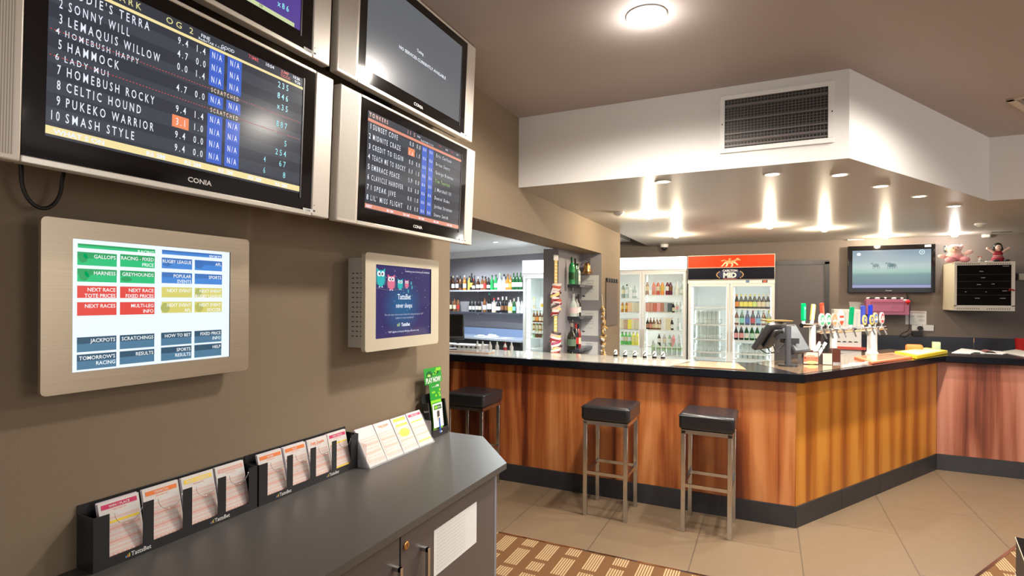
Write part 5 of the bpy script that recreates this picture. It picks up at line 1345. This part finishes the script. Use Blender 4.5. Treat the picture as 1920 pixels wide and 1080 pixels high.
# papers and sockets
def wallsheet(name, label, cat, p0, p1, d, mfun):
    a, b_ = bw(*p0, d), bw(*p1, d); t = thing(name, label, cat, (a.x, YB, b_.z)); mfun(t, b_.x-a.x, a.z-b_.z, d); return t
def f1(t, w, h, d):
    MB().box('paper', 0, w, -d, 0, 0, h).out('sheet', t)
    l = MB(); l.text(INKG, 'LIQUOR', w*.12, h*.55, .022, -d-.001, maxw=w*.3); l.text(INKG, 'LICENCE', w*.56, h*.55, .022, -d-.001, maxw=w*.34); l.text(INKG, '-1512', w*.6, h*.25, .025, -d-.001, maxw=w*.3)
    for i in range(3): l.rect(C((.5, .25, .25)), w*.05, w*.95, h*(.84+i*.05), h*(.855+i*.05), -d-.001)
    l.out('lettering', t)
wallsheet('wall_certificate', 'white certificate sheet on the back wall below the pink box', 'notice', (1698, 583), (1737, 609), .004, f1)
def f2(t, w, h, d):
    MB().box('white_plastic', 0, w*.49, -d, 0, 0, h, .003, seg=1).out('left_socket', t); MB().box('white_plastic', w*.51, w, -d, 0, 0, h, .003, seg=1).out('right_plate', t)
    k = MB(); k.cyl('ink', (w*.37, -d, h*.45), (w*.37, -d-.03, h*.45), .028, seg=14); k.out('plug', t)
wallsheet('power_socket', 'pair of white wall socket plates with a black plug in it', 'socket', (1709.5, 609), (1751, 621), .012, f2)
def f3(t, w, h, d): MB().box('matt_black', 0, w, -d, 0, 0, h, .004, seg=1).out('housing', t)
wallsheet('black_adapter', 'small black power adapter under the wall socket', 'adapter', (1711, 621.5), (1730, 631), .05, f3)
a = bw(1697, 560, .02); P = [bw(1700, 551, .02), bw(1705, 575, .02), bw(1705, 600, .02), bw(1704, 618, .03), bw(1694, 624, .06), bw(1688, 629, .08), bw(1696, 632, .08), bw(1705, 627, .05), bw(1712, 626, .03)]
def smooth(P, n=6):
    out = []
    for i in range(len(P)-1):
        p0, p1, p2, p3 = P[max(i-1, 0)], P[i], P[i+1], P[min(i+2, len(P)-1)]
        for k in range(n):
            t_ = k/n; out.append(.5*((2*p1)+(p2-p0)*t_+(2*p0-5*p1+4*p2-p3)*t_**2+(3*p1-p0-3*p2+p3)*t_**3))
    return out+[P[-1]]
tag(MB().tube('matt_black', smooth(P), .005, 6).out('cable'), 'thin black cable from the television down to the wall socket', 'cable')
t = wallsheet('junction_box', 'cream junction box cut off at the right edge of the picture', 'junction box', (1908, 513), (1930, 525), .04, lambda t, w, h, d: (MB().box('cream_plastic', .012, w, -d, 0, 0, h, .003, seg=1).out('cover', t), MB().box('matt_black', 0, .012, -d*.8, 0, 0, h).out('side', t)))
# dark splash panel and counter along the back wall
a = bw(1760, 631)
t = thing('back_counter', 'black back counter and splash panel along the wall below the pink box', 'counter', (1.0, YB-.004, 0))
MB().box('shelf_dark', 0, 4.9, -.02, 0, .9, a.z).out('splash_panel', t)
MB().box('matt_black', 0, 4.9, -.55, 0, .0, .9).out('cabinet', t)
MB().box('black_stone', -.01, 4.9, -.58, 0, .9, .93, .004, seg=1).out('worktop', t)

# equipment cabinet on the wall
FYc = YB-.45
a, b_ = ony(1790, 492, FYc), ony(1903, 583.5, FYc); W_, Hh = b_.x-a.x, a.z-b_.z; D_ = .45
t = thing('equipment_cabinet', 'grey wall cabinet with a dark glass door under the soft toys', 'cabinet', (a.x, YB, b_.z))
MB().box('cream_plastic', 0, W_, -D_+.02, 0, 0, Hh, .002, seg=1).out('body', t)
fw = .03
d = MB(); d.box('silver_plastic', 0, W_, -D_, -D_+.02, 0, .055*Hh/.5*1.0); d.box('silver_plastic', 0, W_, -D_, -D_+.02, Hh-.035, Hh); d.box('silver_plastic', 0, fw*.7, -D_, -D_+.02, .05, Hh-.035); d.box('silver_plastic', W_-fw, W_, -D_, -D_+.02, .05, Hh-.035)
for z in (.022, Hh-.020):
    for g in (0, 1):
        for k in range(11):
            x = W_*(.04+g*.5)+k*W_*.036; d.poly('ink', [(x, -D_-.0005, z-.008), (x+.006, -D_-.0005, z-.008), (x+.014, -D_-.0005, z+.008), (x+.008, -D_-.0005, z+.008)])
do = d.out('door', t)
g = MB(); g.rect('gloss_black', fw*.7, W_-fw, .05, Hh-.035, -D_+.006)
for (u, v, w) in ((.42, .80, .05), (.45, .67, .05), (.38, .53, .05), (.18, .38, .02), (.52, .38, .02), (.80, .40, .06), (.35, .25, .06), (.76, .25, .07), (.62, .54, .04), (.8, .9, .08)): g.rect(C((.25, .25, .27), .3), W_*u, W_*u+w*.7, Hh*v, Hh*v+.008, -D_+.005)
for v in (.32, .46, .60, .74): g.rect(C((.03, .03, .035), .3), fw*.8, W_-fw, Hh*v, Hh*v+.003, -D_+.0055)
g.out('pane', do)
MB().cyl('steel', (W_-.016, -D_-.012, Hh*.42), (W_-.016, -D_, Hh*.42), .009).out('lock', do)
b = MB(); b.tube(C((.55, .04, .03), .4), [(W_-.016, -D_-.014, Hh*.43), (W_-.05, -D_-.02, Hh*.45), (W_-.06, -D_-.018, Hh*.41), (W_-.03, -D_-.018, Hh*.42), (W_+.005, -D_-.015, Hh*.41)], .005, 6); b.out('key_tag', t)
ztop = b_.z+Hh
# soft toys
PKB = C((.85, .36, .42), .9); PKL = C((.90, .62, .56), .9); PKD = C((.80, .15, .30), .9)
q = ony(1783, 492, FYc+.12)
t = thing('teddy_bear', 'pink soft teddy bear sprawling on the left of the wall cabinet', 'soft toy', (max(q.x, a.x+.03), FYc+.12, ztop))
b = MB()
b.ball(PKL, (0, 0, .075), (.085, .06, .06), 14); b.ball(PKL, (-.005, -.01, .155), (.068, .06, .054), 14)
b.ball(PKL, (-.075, 0, .165), (.022, .018, .024), 10); b.ball(PKL, (.065, 0, .185), (.024, .018, .024), 10)
b.ball(PKL, (.12, -.02, .115), (.045, .025, .026), 10, rot=Matrix.Rotation(rad(-25), 3, 'Y')); b.ball(PKL, (-.12, -.02, .075), (.045, .025, .024), 10, rot=Matrix.Rotation(rad(15), 3, 'Y'))
bo = b.out('body', t); md = bo.modifiers.new('r', 'REMESH'); md.mode = 'VOXEL'; md.voxel_size = .006; md.use_smooth_shade = True
for x in (-.055, .075): MB().ball(PKB, (x, -.06, .035), (.052, .05, .034), 12).out('foot', t)
MB().ball(PKB, (.01, -.02, .06), (.07, .055, .045), 12).out('romper', t)
MB().ball(C((.85, .55, .4), .9), (-.01, -.062, .140), (.028, .02, .020), 10).out('muzzle', t)
b = MB(); b.ball('ink', (-.028, -.064, .163), .006, 8); b.out('eye', t)
b = MB(); b.ball('ink', (.012, -.066, .168), .006, 8); b.out('eye', t)
MB().ball('ink', (-.01, -.082, .146), (.007, .005, .005), 8).out('nose', t)
MB().ball(C((.1, .12, .15), .6), (-.085, .015, .165), (.018, .02, .045), 10).out('ribbon', t)
q = ony(1871, 488, FYc+.12)
t = thing('rag_doll', 'black haired doll in a dark red dress with both arms raised on the wall cabinet', 'doll', (q.x, FYc+.12, ztop), 0)
SK = C((.75, .52, .42), .8); DR = C((.30, .015, .03), .8)
b = MB(); b.ball(SK, (0, 0, .165), (.031, .03, .036), 14); b.cyl(SK, (0, 0, .11), (0, 0, .14), .014)
b.ball(SK, (0, 0, .09), (.035, .025, .05), 12)
for s_ in (-1, 1):
    b.cyl(SK, (s_*.03, 0, .105), (s_*.085, -.005, .150), .014, .011); b.ball(SK, (s_*.092, -.005, .155), .015, 8)
bo = b.out('body', t); md = bo.modifiers.new('r', 'REMESH'); md.mode = 'VOXEL'; md.voxel_size = .005; md.use_smooth_shade = True
MB().lathe(DR, [(.03, .125), (.044, .10), (.040, .07), (.060, .03), (.068, .0)], seg=18, squash=.7).out('dress', t)
b = MB(); b.lathe(C((.7, .55, .55), .7), [(.0415, .074), (.042, .070)], seg=18, squash=.72); b.lathe(C((.7, .55, .55), .7), [(.050, .058), (.052, .054)], seg=18, squash=.72); b.out('trimming', t)
b = MB(); b.ball(C((.008, .007, .007), .5), (0, .012, .175), (.042, .034, .042), 14); b.ball(C((.008, .007, .007), .5), (-.036, .005, .14), (.012, .015, .036), 8); b.ball(C((.008, .007, .007), .5), (.036, .005, .14), (.012, .015, .036), 8); b.out('hair', t)
b = MB()
for s_ in (-1, 1): b.ball('ink', (s_*.011, -.029, .168), (.0035, .003, .0045), 8)
b.ball(C((.6, .1, .1)), (0, -.030, .150), (.007, .003, .003), 8); b.ball(SK, (0, -.032, .16), (.004, .004, .004), 8); b.out('face', t)
for s_ in (-1, 1): MB().ball(C((.02, .015, .015), .4), (s_*.045+.015, -.05, .016), (.03, .028, .014), 10).out('shoe', t)
q = ony(1857, 489, FYc+.1)
tag(MB().box('plaster_white', -.04, .04, -.03, .03, 0, .014, .003).out('white_carton', loc=(q.x, FYc+.1, ztop)), 'small flat white box left of the black haired doll', 'box')
q = ony(1837.5, 489, FYc+.1)
t = thing('figurine', 'tiny red and white figurine between the teddy bear and the doll', 'figurine', (q.x, FYc+.1, ztop))
b = MB(); b.lathe('plaster_white', [(.016, 0), (.018, .02), (.011, .034)], seg=12); b.ball('plaster_white', (0, 0, .043), .016, 10); b.out('body', t)
b = MB(); b.ball(C((.5, .03, .04)), (-.012, 0, .062), .008, 8); b.ball(C((.5, .03, .04)), (.012, 0, .062), .008, 8); b.lathe(C((.03, .03, .03)), [(.0185, .016), (.0188, .022)], seg=12); b.out('trimmings', t)

# ------------------------------------------------------------------ things standing on the bar
def onbar(px, py, z=TT+.0015): q = onz(px, py, z); return Vector((q.x, q.y, TT+.0016))
# beer tower along the angled run
cb_ = onbar(1635, 664.5); RZ = pi/2-rad(31.27)
t = thing('beer_tower', 'chrome beer tap tower with a row of coloured tap handles on the angled bar', 'beer taps', cb_, RZ)
def along(px, z):   # distance along the tower for a pixel column
    q = onp(px, 600, cb_, (CN.x, CN.y, 0)); return (q-cb_).dot(CD)
zr = onp(1600, 618.5, cb_, CN).z-TT
xa, xb = along(1538, zr), along(1659, zr)
mat('tower_white', (.78, .78, .76), .18, .35, coat=.5)
b = MB(); b.lathe('tower_white', [(.055, 0), (.055, .012), (.042, .03), (.040, zr-.03), (.036, zr), (0, zr+.005)], seg=24); b.out('column', t)
x2 = along(1563, zr); b = MB(); b.lathe('tower_white', [(.042, 0), (.042, .012), (.028, .03), (.026, zr)], c=(x2, .0, 0), seg=20); b.out('column', t)
b = MB(); b.cyl('chrome', (xa, 0, zr), (xb, 0, zr), .022, seg=18); b.ball('chrome', (xa, 0, zr), .022, 12); b.out('rail', t)
TAPS = [(1545, 'oval', (.05, .35, .15), (.85, .85, .82), .10, 0), (1556, 'oval', (.80, .28, .12), (.6, .45, .35), .10, 0), (1569, 'shield', (.55, .08, .04), (.9, .9, .85), .125, 0), (1588, 'paddle', (.0, .30, .12), (.9, .9, .9), .15, 8), (1611, 'combo', (.06, .09, .50), (.85, .75, .25), .16, 0), (1624, 'combo', (.02, .05, .55), (.9, .78, .2), .165, 4), (1634, 'oval', (.15, .3, .6), (.75, .6, .35), .13, 0), (1646, 'oval', (.7, .1, .1), (.88, .86, .86), .11, 0),
        (1533, 'oval', (.1, .4, .2), (.85, .88, .8), .12, 0)]
for px, kd, c_1, c_2, hh, tl in TAPS:
    x = along(px, zr)
    b = MB(); b.cyl('chrome', (x, 0, zr), (x, -.05, zr+.012), .011); b.cyl('chrome', (x, -.048, zr+.015), (x, -.075, zr-.055), .009, .006); b.cyl('chrome', (x, -.03, zr), (x, -.03, zr+.045), .006)
    o = b.out('tap', t)
    T = Matrix.Translation((x, -.03, zr+.035)) @ Matrix.Rotation(rad(tl), 4, 'Y') @ Matrix.Diagonal((1.3, 1.2, 1.12, 1))
    h = MB(); m1, m2 = C(tuple(v*.8 for v in c_1), .25, coat=.4), C(tuple(v*.6 for v in c_2), .3, coat=.3)
    if kd in ('paddle', 'combo'):
        h.plate(m1, rr(-.018, .018, .01, hh, .008), -.008, .008, T=T); h.cyl('white_plastic', (0, 0, -.01), (0, 0, .012), .009, T=T)
        if kd == 'combo': h.plate(m2, [(.030*cos(2*pi*i/18), .045+.040*sin(2*pi*i/18)) for i in range(18)], -.016, -.008, T=T); h.disc(m1, 0, .045, .018, .024, -.0165, T=T); h.disc(m2, 0, .045, .010, .014, -.017, T=T)
    elif kd == 'oval':
        h.plate(m2, [(.031*cos(2*pi*i/20), .055+.048*sin(2*pi*i/20)) for i in range(20)], -.008, .004, T=T); h.disc(m1, 0, .055, .024, .038, -.0086, 20, T=T); h.disc(m2, .0, .062, .014, .014, -.009, 14, T=T)
        h.rect('paper', -.022, .022, .040, .052, -.0092, T=T); h.rect(m1, -.018, .018, .044, .048, -.0096, T=T); h.cyl('chrome', (0, 0, -.01), (0, 0, .01), .008, T=T)
    else:
        h.plate(m2, [(-.032, .09), (-.028, .03), (0, 0), (.028, .03), (.032, .09), (.015, .115), (0, .13), (-.015, .115)], -.008, .004, T=T)
        h.plate(m1, [(-.026, .045), (-.022, .030), (0, .008), (.022, .030), (.026, .045)], -.0095, -.008, T=T); h.plate(m1, [(-.026, .085), (-.026, .068), (.026, .068), (.026, .085)], -.0095, -.008, T=T)
    h.out('tap_handle', o)
dt = MB(); dt.box('steel', xa+.05, xb-.1, -.16, -.06, 0, .012, .003, seg=1)
for i in range(16): dt.box('dark_grey', xa+.07+i*(xb-xa-.19)/16, xa+.075+i*(xb-xa-.19)/16, -.15, -.07, .012, .0125)
dt.bm.free()
# tall separate handles nearer the corner
q = onp(1515, 640, cb_, CN)
base = onbar(1523, 676)
t = thing('beer_tower', 'small beer tap set behind the till screens with green, gold and red paddles', 'beer taps', base, RZ)
def al2(px): q = onp(px, 600, base, (CN.x, CN.y, 0)); return (q-base).dot(CD)
zr2 = onp(1520, 610, base, CN).z-TT
b = MB(); b.lathe('tower_white', [(.036, 0), (.036, .012), (.026, .03), (.024, zr2)], seg=20); b.out('column', t)
b = MB(); b.cyl('chrome', (al2(1503), 0, zr2), (al2(1543), 0, zr2), .018, seg=16); b.out('rail', t)
for px, c_, w, h0, tl in ((1506.5, (.0, .32, .10), .020, .165, 0), (1522, (.62, .38, .10), .018, .16, 10), (1543, (.38, .05, .02), .016, .17, -8)):
    x = al2(px)
    o = MB().cyl('chrome', (x, -.0, zr2), (x, -.0, zr2+.03), .008).out('tap', t)
    T = Matrix.Translation((x, 0, zr2+.015)) @ Matrix.Rotation(rad(tl), 4, 'Y')
    h = MB(); h.cyl('white_plastic', (0, 0, 0), (0, 0, .022), .013, T=T)
    h.plate(C(c_, .2, coat=.5), rr(-w, w, .02, h0, .012), -.010, .010, T=T); h.plate(C(tuple(min(1, v*1.8+.04) for v in c_), .2, coat=.5), rr(-w*.6, w*.6, .035, h0*.86, .008), -.012, -.010, T=T)
    if c_[0] > .5: h.plate('paper', rr(-w-.006, -w*.4, .02, h0-.004, .004), -.013, -.006, T=T)
    if c_[1] > .3: h.plate('paper', [(-.008, h0*.78), (0, h0*.68), (.008, h0*.78), (.004, h0*.78), (0, h0*.74), (-.004, h0*.78)], -.0135, -.012, T=T)
    h.out('tap_handle', o)
# till with two screens
pb = onbar(1477, 686)
t = thing('till_stand', 'black till pole with two angled screens near the corner of the bar', 'till', pb, YAW)
zp = onp(1477, 612, pb, (-_f.x, -_f.y, 0)).z-TT
MB().cyl('black_plastic', (0, 0, 0), (0, 0, .012), .07, seg=24).out('base', t)
MB().cyl('dark_grey', (0, 0, .01), (0, 0, zp+.0), .022, seg=18).out('pole', t)
dist = (pb-Vector((0, 0, TT))).dot(_f); PXM = dist/FPX    # metres per pixel at the pole
def LP(px, py): return ((px-1477)*PXM, ((686-py)*PXM))
# rear-facing screen at the left
c0 = LP(1444, 630)
T = Matrix.Translation((c0[0], .02, c0[1])) @ Matrix.Rotation(rad(-136), 4, 'Z') @ Matrix.Rotation(rad(-32), 4, 'X')
o = MB().box('black_plastic', -.155, .155, -.020, .022, -.115, .115, .012, T=T).out('rear_screen', t)
MB().box('black_plastic', -.085, .085, .022, .045, -.08, .08, .012, T=T).out('rear_cover', o)
MB().rect('gloss_black', -.14, .14, -.10, .10, -.0205, T=T).out('display', o)
b = MB(); b.box('black_plastic', c0[0], 0, -.012, .012, c0[1]-.02, c0[1]+.02); b.out('arm', t)
c1_ = LP(1504, 637)
T = Matrix.Translation((c1_[0], .11, c1_[1])) @ Matrix.Rotation(rad(40), 4, 'Z') @ Matrix.Rotation(rad(-30), 4, 'X')
o = MB().box('black_plastic', -.140, .140, -.012, .028, -.120, .120, .010, T=T).out('front_screen', t)
MB().rect(C((.11, .12, .13), .4), -.122, .122, -.100, .104, -.0128, T=T).out('display', o)
b = MB(); b.box('black_plastic', 0, c1_[0]-.02, .004, .12, c1_[1]-.03, c1_[1]+.01); b.out('arm', t)
MB().box('gold_metal', LP(1437, 0)[0], LP(1484, 0)[0], -.02, .10, LP(0, 602.5)[1], LP(0, 600.5)[1]).out('top_tray', t)
b = MB()
for k in range(3):
    P = [Vector((LP(1425+k*12, 0)[0], .0, LP(0, 655-k*5)[1])), Vector((LP(1440+k*8, 0)[0], .02, LP(0, 663-k*2)[1])), Vector((LP(1455+k*4, 0)[0], .02, LP(0, 660)[1])), Vector((LP(1472, 0)[0], .015, LP(0, 645)[1]))]
    b.tube('matt_black', smooth(P, 5), .004, 5)
b.out('cables', t)
# napkin caddies
def caddy(label, base, rz, w, d, h, face, front, contents):
    t = thing('napkin_caddy', label, 'napkin holder', base, rz, 'napkin and straw caddies at the corner of the bar')
    BRW = C((.07, .018, .010), .3, coat=.3)
    b = MB(); b.box(BRW, 0, w, 0, .006, 0, h); b.box(BRW, 0, w, d-.006, d, 0, h); b.box(BRW, 0, .006, .006, d-.006, 0, h); b.box(BRW, w-.006, w, .006, d-.006, 0, h); b.box(BRW, .006, w-.006, .006, d-.006, 0, .006); b.out('body', t)
    f = MB(); front(f, w, h); f.out('label_card', t)
    return t
def fr1(f, w, h):
    f.rect(C((.5, .46, .38)), .006, w-.006, .006, h-.006, -.0008); f.rect(C((.5, .15, .08)), .007, w-.007, .02, h*.62, -.0011); f.disc(C((.55, .26, .16)), w/2, h*.58, w*.34, h*.16, -.0014)
    f.disc(C((.55, .60, .20)), w*.55, .016, w*.36, .012, -.0016); f.text(C((.2, .02, .02)), "MONTEITH'S", w/2, h*.45, .012, -.0018, 'c', 1, .02, maxw=w*.8)
def fr2(f, w, h):
    f.rect(C((.42, .46, .36)), .003, w-.003, .004, h-.004, -.0008)
    for i in range(6): f.rect(C((.30, .33, .26)), .01, w-.012, .02+i*h*.13, .023+i*h*.13, -.0011)
p1 = onbar(1505, 683)
c1t = caddy('brown napkin caddy with a pink and orange label and white napkins', p1, rad(14), .115, .115, .100, None, fr1, None)
nk = MB(); rs = random.Random(8)
tn = thing('paper_napkins', 'fan of white paper napkins and straws standing in the labelled brown caddy', 'napkins', p1+Vector((.0, 0, .007)), rad(14), None)
for i in range(15):
    x = .012+i*.0062; T = Matrix.Translation((x, rs.uniform(.02, .085), 0)) @ Matrix.Rotation(rad((-22 if i < 7 else 26)+rs.uniform(-8, 8)), 4, 'Y') @ Matrix.Rotation(rs.uniform(-.3, .3), 4, 'Z')
    m = MB(); m.box('paper', -.008, .008, -.0008, .0008, .045, .165+rs.uniform(-.015, .02), T=T); m.out('napkin', tn)
p2 = onbar(1542, 684)
caddy('cream fronted straw caddy beside the labelled napkin caddy', p2, rad(14), .07, .09, .092, None, fr2, None)
ts = thing('drinking_straws', 'tuft of black drinking straws in the cream fronted caddy', 'straws', p2+Vector((0, 0, .007)), rad(14))
for i in range(16):
    T = Matrix.Translation((.035, .045, 0)) @ Matrix.Rotation(rs.uniform(-.35, .35), 4, 'Y') @ Matrix.Rotation(rs.uniform(-.35, .35), 4, 'X')
    MB().cyl('matt_black', (0, 0, .0), (0, 0, .145), .002, seg=5, T=T).out('straw', ts)
p3_ = onbar(1561, 682)
caddy('narrow dark brown caddy behind the cream fronted straw caddy', p3_, rad(10), .055, .09, .115, None, lambda f, w, h: f.rect('steel_bright', .002, w-.002, 0, .012, -.001), None)
p4_ = onbar(1521, 676); 
t = thing('card_terminal', 'dark brown flat card holder standing behind the white napkins', 'card holder', p4_+Vector((0, .12, 0)), rad(5))
MB().box(C((.05, .012, .008), .3), -.005, .08, 0, .012, .0, .215).out('panel', t); MB().box(C((.05, .012, .008), .3), -.005, .08, -.03, .04, 0, .008).out('foot', t)

# white machine with a jug, behind the taps
MY = YB-.62
a, b_ = ony(1564, 580, MY), ony(1615.5, 652, MY)
W_, Hh = b_.x-a.x, a.z-.93
t = thing('ice_machine', 'white machine with four black vent domes on the back counter behind the taps', 'machine', (a.x, MY, .93))
MB().box('white_plastic', 0, W_, 0, .35, 0, Hh, .006).out('body', t)
zz = ony(1590, 617, MY).z-.93
f = MB(); f.box('plaster_white', .02, W_-.01, -.004, 0, zz, Hh-.01)
for i in range(5): f.rect(C((.55, .65, .85)), W_*(.25+i*.14), W_*(.25+i*.14)+.006, zz+.03, Hh-.03, -.0045)
f.out('notice_sheet', t)
zv = ony(1590, 642, MY).z-.93
for i in range(4):
    v = MB(); v.poly('ink', [(W_*(.18+.205*i)+.022*cos(pi*k/8), -.001, zv+.014*sin(pi*k/8)) for k in range(9)]); v.out('vent', t)
MB().box(C((.60, .10, .07), .35), -.01, W_+.04, -.03, 0, ony(1590, 655, MY).z-.93, ony(1590, 650, MY).z-.93).out('red_ledge', t)
j = thing('glass_jug', 'clear glass jug standing on the white machine', 'jug', (ony(1603, 580, MY+.1).x, MY+.1, .93+Hh))
b = MB(); b.lathe('acrylic', [(0, .002), (.045, .002), (.050, .02), (.062, .085), (.064, .09)], seg=20); b.out('body', j)
MB().tube('acrylic', [(.055, 0, .07), (.085, 0, .068), (.082, 0, .03), (.052, 0, .025)], .005, 6).out('handle', j)

# trays and papers on the angled bar
def flat(name, label, cat, corners, h, m, z=TT+.0016, top=None, parts=None):
    P = [onz(x, y, z+h) for x, y in corners]; c_ = sum((Vector((p.x, p.y, 0)) for p in P), Vector())/len(P)
    t = thing(name, label, cat, (c_.x, c_.y, z))
    L = [(p.x-c_.x, p.y-c_.y) for p in P]
    ar = sum(L[i][0]*L[(i+1) % len(L)][1]-L[(i+1) % len(L)][0]*L[i][1] for i in range(len(L)))
    if ar < 0: L = L[::-1]
    b = MB(); b.prism(m, L, 0, h); o = b.out('base' if top else 'body', t)
    if h > .01: bv = o.modifiers.new('b', 'BEVEL'); bv.width = .004; bv.segments = 2
    if top:
        b = MB(); b.prism(top, [(x*.82, y*.82) for x, y in L], h, h+.001); b.out('panel', t)
    return t
mat('runner_orange', (.80, .20, .09), .45); mat('tray_yellow', (.92, .66, .03), .4); mat('tray_cream', (.92, .80, .45), .5)
flat('serving_tray', 'long orange red flat tray lying on the angled bar', 'tray', [(1601, 668.5), (1636, 679), (1713, 668), (1673, 661)], .016, 'runner_orange', top='top_tan')
flat('serving_tray', 'bright yellow and cream flat box lying on the angled bar', 'tray', [(1677, 659), (1719, 667), (1777, 657), (1737, 651.5)], .03, 'tray_yellow', top='tray_cream')
def upright(name, label, cat, pxa, pxb, pytop, Y, dep, m, bev=.004):
    a, b_ = ony(pxa, pytop, Y), ony(pxb, pytop, Y); t = thing(name, label, cat, (a.x, Y, TT+.0016))
    MB().box(m, 0, b_.x-a.x, 0, dep, 0, a.z-TT-.0016, bev).out('body', t); return t
upright('towel_roll', 'red patterned rolled towel behind the yellow box', 'towel', 1699, 1732, 645.5, 6.36, .06, 'slip_orange', .02)
upright('coaster_box', 'small pale green box at the back of the bar near the inner corner', 'box', 1749, 1764, 641, 6.60, .04, C((.5, .62, .40), .5))
b = MB(); rs = random.Random(2)
for i in range(11):
    q = onbar(1583+i*6, 687-i*.8+rs.uniform(-1.5, 1)); b.ball('acrylic', (q.x, q.y, TT+.009), (.018, .012, .008), 8)
tag(b.out('plastic_wrapping'), 'crumpled clear plastic wrapping on the angled bar in front of the orange tray', 'wrapping', kind='stuff')
# papers on the right hand run
def sheet(label, c_, h, m, z, name='paper_sheet', cat='paper', grp=None):
    t = flat(name, label, cat, c_, h, m, z=z)
    if grp: t['group'] = grp
    return t
sheet('loose white sheet of paper spread on the right hand bar', [(1784, 661), (1820, 662.5), (1836, 657), (1803, 653)], .004, 'paper', TT)
t = thing('folded_magazine', 'magazine with a curled dark edge lying over the loose white sheet', 'magazine', onz(1828, 659, TT+.005), rad(-8))
b = MB(); P = []
for i in range(9):
    a_ = i/8; P.append((.05+.10*a_, 0, .0+.018*sin(a_*pi)))
b.faces([(x, -.10, z) for x, _, z in P]+[(x, .12, z) for x, _, z in P], [(i, i+1, 10+i, 9+i) for i in range(8)], C((.25, .10, .09), .4), True); b.box('paper', -.12, .06, -.10, .12, 0, .002); b.out('pages', t)
t = thing('pen_stand', 'thin upright pen on a stand between the papers on the right hand bar', 'pen', onz(1826, 655, TT+.001))
MB().cyl('matt_black', (0, 0, 0), (0, 0, .006), .025, seg=16).out('base', t); MB().cyl('dark_grey', (0, 0, .006), (0, 0, .07), .003).out('pen', t); MB().cyl('brass', (0, 0, .07), (0, 0, .115), .004).out('cap', t)
sheet('newspaper spread over the edge of the right hand bar', [(1876, 659), (1925, 668), (1960, 664), (1905, 655)], .006, C((.6, .58, .55), .7), TT, 'newspaper', 'newspaper')
sheet('second folded newspaper under the spread one, towards the middle of the right hand bar', [(1838, 661), (1880, 663.5), (1900, 660), (1855, 657)], .004, 'paper', TT, 'newspaper', 'newspaper')
q = ony(1917, 655, YB-.3)
t = thing('red_cup', 'red cup on the back counter at the right edge', 'cup', (q.x, YB-.3, .93)); MB().lathe(C((.55, .02, .02), .3), [(0, 0), (.05, 0), (.065, .22), (.06, .22), (.046, .01)], seg=18).out('body', t)

# small black and white dispensers along the back edge of the bar
FB = BY+DP-OV
def small(px, k):
    d = ray(px, 668); Y = FB-.05; q = ony(px, 668, Y)
    t = thing('cruet_bottle', 'small black and white bottle on the bar edge, %s from the pillar' % ORD[k], 'small bottle', (q.x, Y, TT+.0016), 0, 'small black and white bottles along the bar')
    MB().lathe('gloss_black', [(0, 0), (.018, 0), (.018, .015), (.012, .018)], seg=14).out('base', t)
    MB().lathe('white_plastic', [(.016, .017), (.017, .035), (.010, .055), (0, .058)], seg=14).out('body', t)
    b = MB(); b.tube('gloss_black', [(-.010, -.014, .025), (.002, -.018, .036), (.010, -.012, .048)], .004, 6); b.out('handle', t)
for k, px in enumerate((1154, 1172, 1190, 1209, 1227, 1243)): small(px, k)
# bottles and crates left, behind the bar
t = thing('crate', 'white plastic crate behind the bar at the left', 'crate', (-2.95, FB+.05, .98))
for i, (x0, w) in enumerate(((-.36, .34), (.02, .34))):
    b = MB(); b.box('white_plastic', x0, x0+w, 0, .2, 0, .10, .004, seg=1)
    for k in range(6): b.disc('ink', x0+.03+k*w/6.4, .082, .014, .008, -.001, 10)
    b.out('bin', t)
for i, (px, c_) in enumerate(((895, WH_), (905, WH_), (919, WH_), (932, WH_), (947, (.5, .05, .05)), (959, WH_))):
    q = ony(px, 655, FB+.1)
    put('beer', (.75, .75, .72), c_, KK, (q.x, FB+.1, TT-.03), .10, 0, 'small white bottle, %s in the row behind the left end of the bar' % ORD[i], 'small white bottles behind the left end of the bar', 1.3)
tag(MB().box('top_tan', 0, .5, 0, .12, 0, .006).out('bar_mat', loc=(-2.75, BY+.12, TT+.0016)), 'tan ribbed mat on the bar beside the wall end', 'bar mat')
